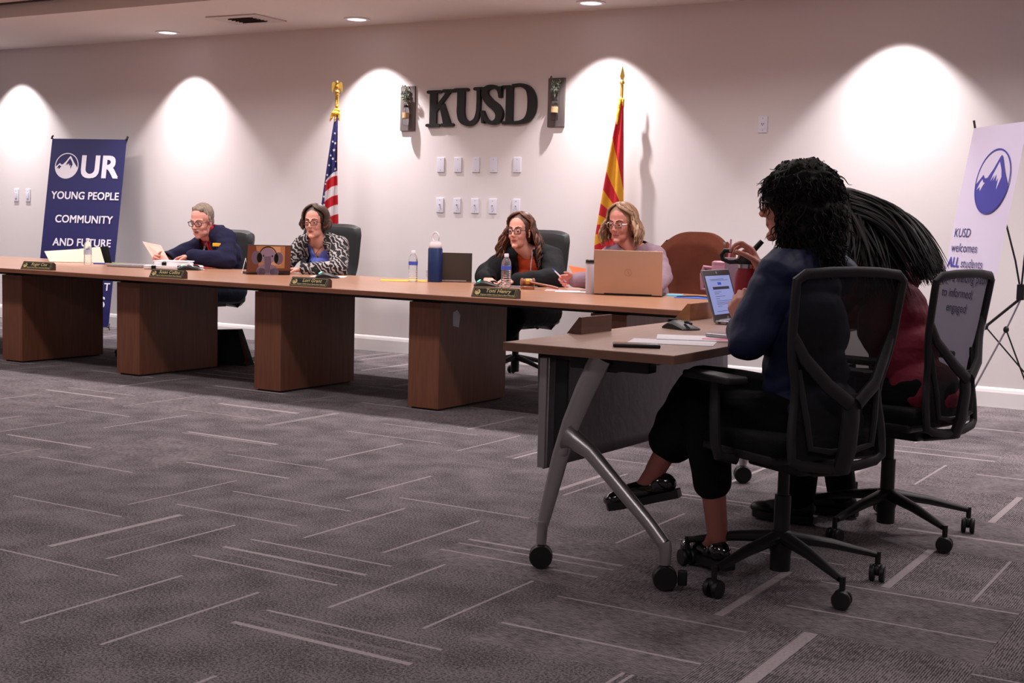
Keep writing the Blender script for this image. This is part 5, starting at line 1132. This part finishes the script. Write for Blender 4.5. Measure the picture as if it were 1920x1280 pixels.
trousers(t, A, hip, lg, 'trouser_black')

# ---- blonde woman behind the gold laptop
hip, ch, nk = (-3.98, 8.62, .56), (-4.03, 8.52, .86), (-4.09, 8.45, 1.045)
shL, shR = (-3.925, 8.46, 1.0), (-4.255, 8.43, .985)
aL = [shL, (-3.78, 8.30, .86), (-3.74, 8.08, .79)]; aR = [shR, (-4.19, 8.25, .815), (-4.335, 8.07, .815)]; lg = seated_legs(-3.98, 8.62, .10)
t, A, C, R, Hd = person('woman with shoulder-length blonde hair and glasses in a mauve top, holding a pen', (-3.98, 8.62, 0), (0, -1, 0), hip, ch, nk, shL, shR, aL, aR, (-4.155, 8.38, 1.205), (-92, 7, 0), 'skin_c', .96, 1.07,
    ((-.4, -.9, 0), (-.8, .4, 0), (0, 0, -1), REST), ((-.75, -.55, .05), (.2, -.3, .9), (.6, -.8, -.2), PINCH), lg, .98, .1)
face_parts(t, C, R, 1.07, 'skin_c', glasses='chrome', gl_style=1)
hair('hair', t, C, R, 1.07, 'hair_blonde', 200, (.11, .19), .006, 1.6, .010, .040, .0, 74, 11, part=-25, rx=1.08, mats=[M['hair_blonde'], M['hair_blonde_light'], M['hair_blonde'], M['hair_blonde_dark']])
m = MB(); torso_prims(m, A(hip), A(ch), A(nk), A(shL), A(shR), (0, -1, 0), .96, .010, .1); sleeve(m, [A(p) for p in aL], [.064, .055, .042], .008); sleeve(m, [A(p) for p in aR], [.064, .055, .044], .008)
remesh(m, 'top', M['mauve_top'], t, .007, 3, delfn=lambda c: c.y < A(nk).y + .01 and c.z > A(nk).z - .05 + abs(c.x - A(nk).x) * .8, disp=fold(8, .004), thick=-.004)
trousers(t, A, hip, lg, 'trouser_black')
pen('ballpoint_pen', 'blue and white pen held in the hand of the blonde woman', (-4.385, 8.02, .80), (-4.475, 7.97, .895), M['plate_white'], M['pen_blue'], .005)
t2 = thing('paper_sheet', 'bright orange paper held up behind the hand with the pen', 'paper', (-4.33, 8.17, TZ))
MB().add([(-.14, .03, .165), (.06, .0, .145), (.07, -.01, .03), (-.04, .0, .03), (-.14, .032, .165), (.06, .002, .145), (.07, -.008, .03), (-.04, .002, .03)], [(0, 1, 2, 3), (7, 6, 5, 4), (0, 4, 5, 1), (2, 6, 7, 3), (1, 5, 6, 2), (0, 3, 7, 4)]).build('sheet', M['paper_orange'], t2, False)

# ---- woman in navy blouse, nearest the camera
f = V((-.95, .31, 0)).normalized()
hip, ch, nk = (-1.40, 4.33, .575), (-1.455, 4.36, .86), (-1.475, 4.40, 1.10)
shL, shR = (-1.515, 4.245, 1.045), (-1.42, 4.555, 1.045)
aL = [shL, (-1.565, 4.14, .835), (-1.665, 4.33, .875)]; aR = [shR, (-1.62, 4.70, .90), (-1.79, 4.83, 1.045)]
lgA = ((-1.80, 4.30, .63), (-1.935, 4.235, .335), (-.93, -.2, -.27), (-1.43, 4.42, .57)); lgB = ((-1.74, 4.22, .56), (-1.705, 4.28, .125), (-.75, .5, 0), (-1.43, 4.25, .55))
t, A, C, R, Hd = person('woman with dark curly hair and glasses in a navy blouse, nearest the camera', (-1.44, 4.34, 0), f, hip, ch, nk, shL, shR, aL, aR, (-1.545, 4.44, 1.283), (180, 3, 0), 'skin_c', .95, 1.05,
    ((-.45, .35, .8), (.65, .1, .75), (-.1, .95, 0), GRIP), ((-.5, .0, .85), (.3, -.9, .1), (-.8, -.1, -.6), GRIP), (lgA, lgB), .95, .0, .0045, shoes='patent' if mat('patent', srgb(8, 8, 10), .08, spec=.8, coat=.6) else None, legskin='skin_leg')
face_parts(t, C, R, 1.05, 'skin_c', glasses='glasses_frame')
vol = MB()
for c_, r_ in (((-.036, 0, .048), (.126, .118, .106)), ((-.062, 0, -.05), (.108, .126, .13)), ((-.09, 0, -.15), (.075, .115, .12)), ((-.02, -.02, .03), (.11, .11, .09))): vol.ell(Hd(*c_), [q * 1.05 for q in r_], R, 20)
hb_ = remesh(vol, 'hair', [M['hair_black'], M['hair_black2']], t, .010, 3, disp=lambda c: .008 * math.sin(c.x * 55 + 4 * math.sin(c.z * 30)) * math.sin(c.y * 60 + 3 * math.sin(c.z * 41)))
rnd = random.Random(17); cur = MB(); vv_ = hb_.data.vertices; nv = len(vv_)
Rt = R.transposed()
for k in range(2400):
    v = vv_[rnd.randrange(nv)]; q = (Rt @ (v.co - C)) / 1.05
    if q.x > .028 and q.z < .045 and rnd.random() < .93: continue
    n_ = v.normal; dn = V((0, 0, -1)) + n_ * rnd.uniform(-.2, .32) + V((rnd.uniform(-.6, .6), rnd.uniform(-.6, .6), rnd.uniform(-.2, .5))); dn = (dn - n_ * dn.dot(n_) * .55).normalized()
    sd = dn.cross(n_).normalized(); L_ = rnd.uniform(.035, .085); ph = rnd.uniform(0, 6.3); w0 = rnd.uniform(.003, .008); tn = rnd.uniform(1.0, 2.2); pts = []
    for i in range(11):
        u = i / 10; a = ph + u * tn * 2 * PI; pts.append(v.co - n_ * .004 + dn * L_ * u + (sd * math.cos(a) + n_ * math.sin(a)) * w0 * (.4 + .6 * u) + n_ * .004)
    r0 = rnd.uniform(.0018, .0032); cur.tube(pts, [r0 * (1 - .75 * (i / 10) ** 2) for i in range(11)], 5, mi=1 if rnd.random() < .15 else 0)
for k in range(46):                                     # loose ends down the back and over the brow
    a = rnd.uniform(95, 265); az = R_(a); p0 = Hd(-.07 + .06 * math.cos(az), .11 * math.sin(az), -.17); pts = []
    L_ = rnd.uniform(.06, .16); ph = rnd.uniform(0, 6.3)
    for i in range(12): u = i / 11; pts.append(p0 + V((.01 * math.sin(ph + u * 9), .01 * math.cos(ph + u * 9), -L_ * u)))
    cur.tube(pts, [.0055 * (1 - .8 * (i / 11) ** 2) for i in range(12)], 5, mi=0)
cur.build('hair_curls', [M['hair_black'], M['hair_black2']], hb_)
m = MB(); torso_prims(m, A(hip), A(ch), A(nk), A(shL), A(shR), f, .95, .024, .0)
m.chain([A(aL[0]), V(A(aL[0])).lerp(A(aL[1]), .5), A(aL[1]), V(A(aL[1])).lerp(A(aL[2]), .55), V(A(aL[1])).lerp(A(aL[2]), .85)], [.070, .074, .070, .064, .045], 16); m.chain([A(p) for p in aR[:2]] + [V(A(aR[1])).lerp(A(aR[2]), .85)], [.070, .07, .045], 16)
remesh(m, 'blouse', M['navy_satin'], t, .006, 3, delfn=lambda c: c.z > A(nk).z + .035, disp=fold(9, .006, 30), thick=-.004)
m = MB(); m.ell(A(hip) + V((0, 0, -.01)), (.16, .19, .12), frame(f)); m.chain([A(lgA[3]), A(lgA[0]), V(A(lgA[0])).lerp(A(lgA[1]), .60)], [.115, .092, .088], 18); m.chain([A(lgB[3]), A(lgB[0]), V(A(lgB[0])).lerp(A(lgB[1]), .55)], [.115, .085, .066], 18)
remesh(m, 'trousers', M['trouser_black'], t, .007, 3, disp=fold(12, .005, 18))
rg = MB(); rg.lathe([(.0098, -.002), (.0105, 0), (.0098, .002)], A((-1.71, 4.385, .955)), 16, frame((-.4, .6, .5)) @ Matrix.Rotation(PI / 2, 3, 'Y')); rg.build('ring', M['steel'], t)

# ---- woman with long straight black hair
f = V((-.97, .24, 0)).normalized()
hip, ch, nk = (-1.27, 5.26, .575), (-1.40, 5.30, .84), (-1.52, 5.36, 1.06)
shL, shR = (-1.52, 5.19, 1.02), (-1.44, 5.51, 1.01)
aL = [shL, (-1.66, 5.12, .86), (-1.88, 5.22, .83)]; aR = [shR, (-1.62, 5.60, .86), (-1.85, 5.52, .83)]
lgA = ((-1.70, 5.22, .56), (-1.72, 5.20, .115), (-1, 0, 0), (-1.30, 5.18, .55)); lgB = ((-1.70, 5.42, .56), (-1.62, 5.44, .115), (-1, 0, 0), (-1.30, 5.36, .55))
t, A, C, R, Hd = person('woman with very long straight black hair in a maroon top, leaning over the desk', (-1.30, 5.28, 0), f, hip, ch, nk, shL, shR, aL, aR, (-1.64, 5.37, 1.225), (168, 26, 0), 'skin_c', .95, 1.05,
    ((-.9, .1, -.1), (.1, .9, 0), (0, 0, -1), REST), ((-.9, -.1, -.1), (.1, -.9, 0), (0, 0, -1), REST), (lgA, lgB), .95, .0, .006)
face_parts(t, C, R, 1.05, 'skin_c')
rnd = random.Random(31); m = MB()
m.ell(Hd(-.022, 0, .050), [q * 1.05 for q in (.096, .085, .090)], R, 22)
E0 = A((-1.205, 5.22, 1.05))
for k in range(760):
    a0 = rnd.uniform(-180, 180); sg = 1 if a0 >= 0 else -1; q = rnd.random(); pts = []
    a1 = sg * rnd.uniform(85, 180); elE = rnd.choice((rnd.uniform(-5, 55), rnd.uniform(-5, 15)))
    for i in range(7):
        s_ = i / 6; el = R_(84 - (84 - elE) * s_); az = R_(a0 + (a1 - a0) * smoothstep(s_ * 1.2)); p = V((math.cos(el) * math.cos(az) * .104 - .012, math.cos(el) * math.sin(az) * .090, math.sin(el) * .098 + .045)); pts.append(C + R @ (p * 1.05))
    P0 = pts[-1]; e = E0 + V((rnd.uniform(-.08, .0), rnd.uniform(-.11, .13), rnd.uniform(-.05, .04)))
    if rnd.random() < .35: e = E0 + V((rnd.uniform(-.34, -.10), rnd.uniform(-.19, .17), rnd.uniform(-.13, .02)))
    for i in range(1, 13):
        s_ = i / 12; p = P0.lerp(e, s_) + V((.03, 0, .055)) * math.sin(s_ * PI) * (1 if e.x > E0.x - .1 else .4); pts.append(p)
    N_ = len(pts); m.tube(pts, [.0062 * (.7 + .4 * math.sin(PI * i / N_)) * (1 if i < N_ - 4 else (N_ - i) / 5) for i in range(N_)], 6, flat=.6, mi=0 if rnd.random() < .7 else 1)
m.build('hair', [M['hair_straight'], mat('hair_straight_warm', srgb(24, 15, 14), .6, spec=.25)], t)
m = MB(); torso_prims(m, A(hip), A(ch), A(nk), A(shL), A(shR), f, .95, .018, .0); sleeve(m, [A(p) for p in aL], [.066, .058, .042], .008); sleeve(m, [A(p) for p in aR], [.066, .058, .042], .008)
remesh(m, 'top', M['maroon_top'], t, .007, 3, delfn=lambda c: c.z > A(nk).z + .03, disp=fold(14, .006, 26), thick=-.004)
trousers(t, A, hip, (lgA, lgB), 'trouser_black', f)
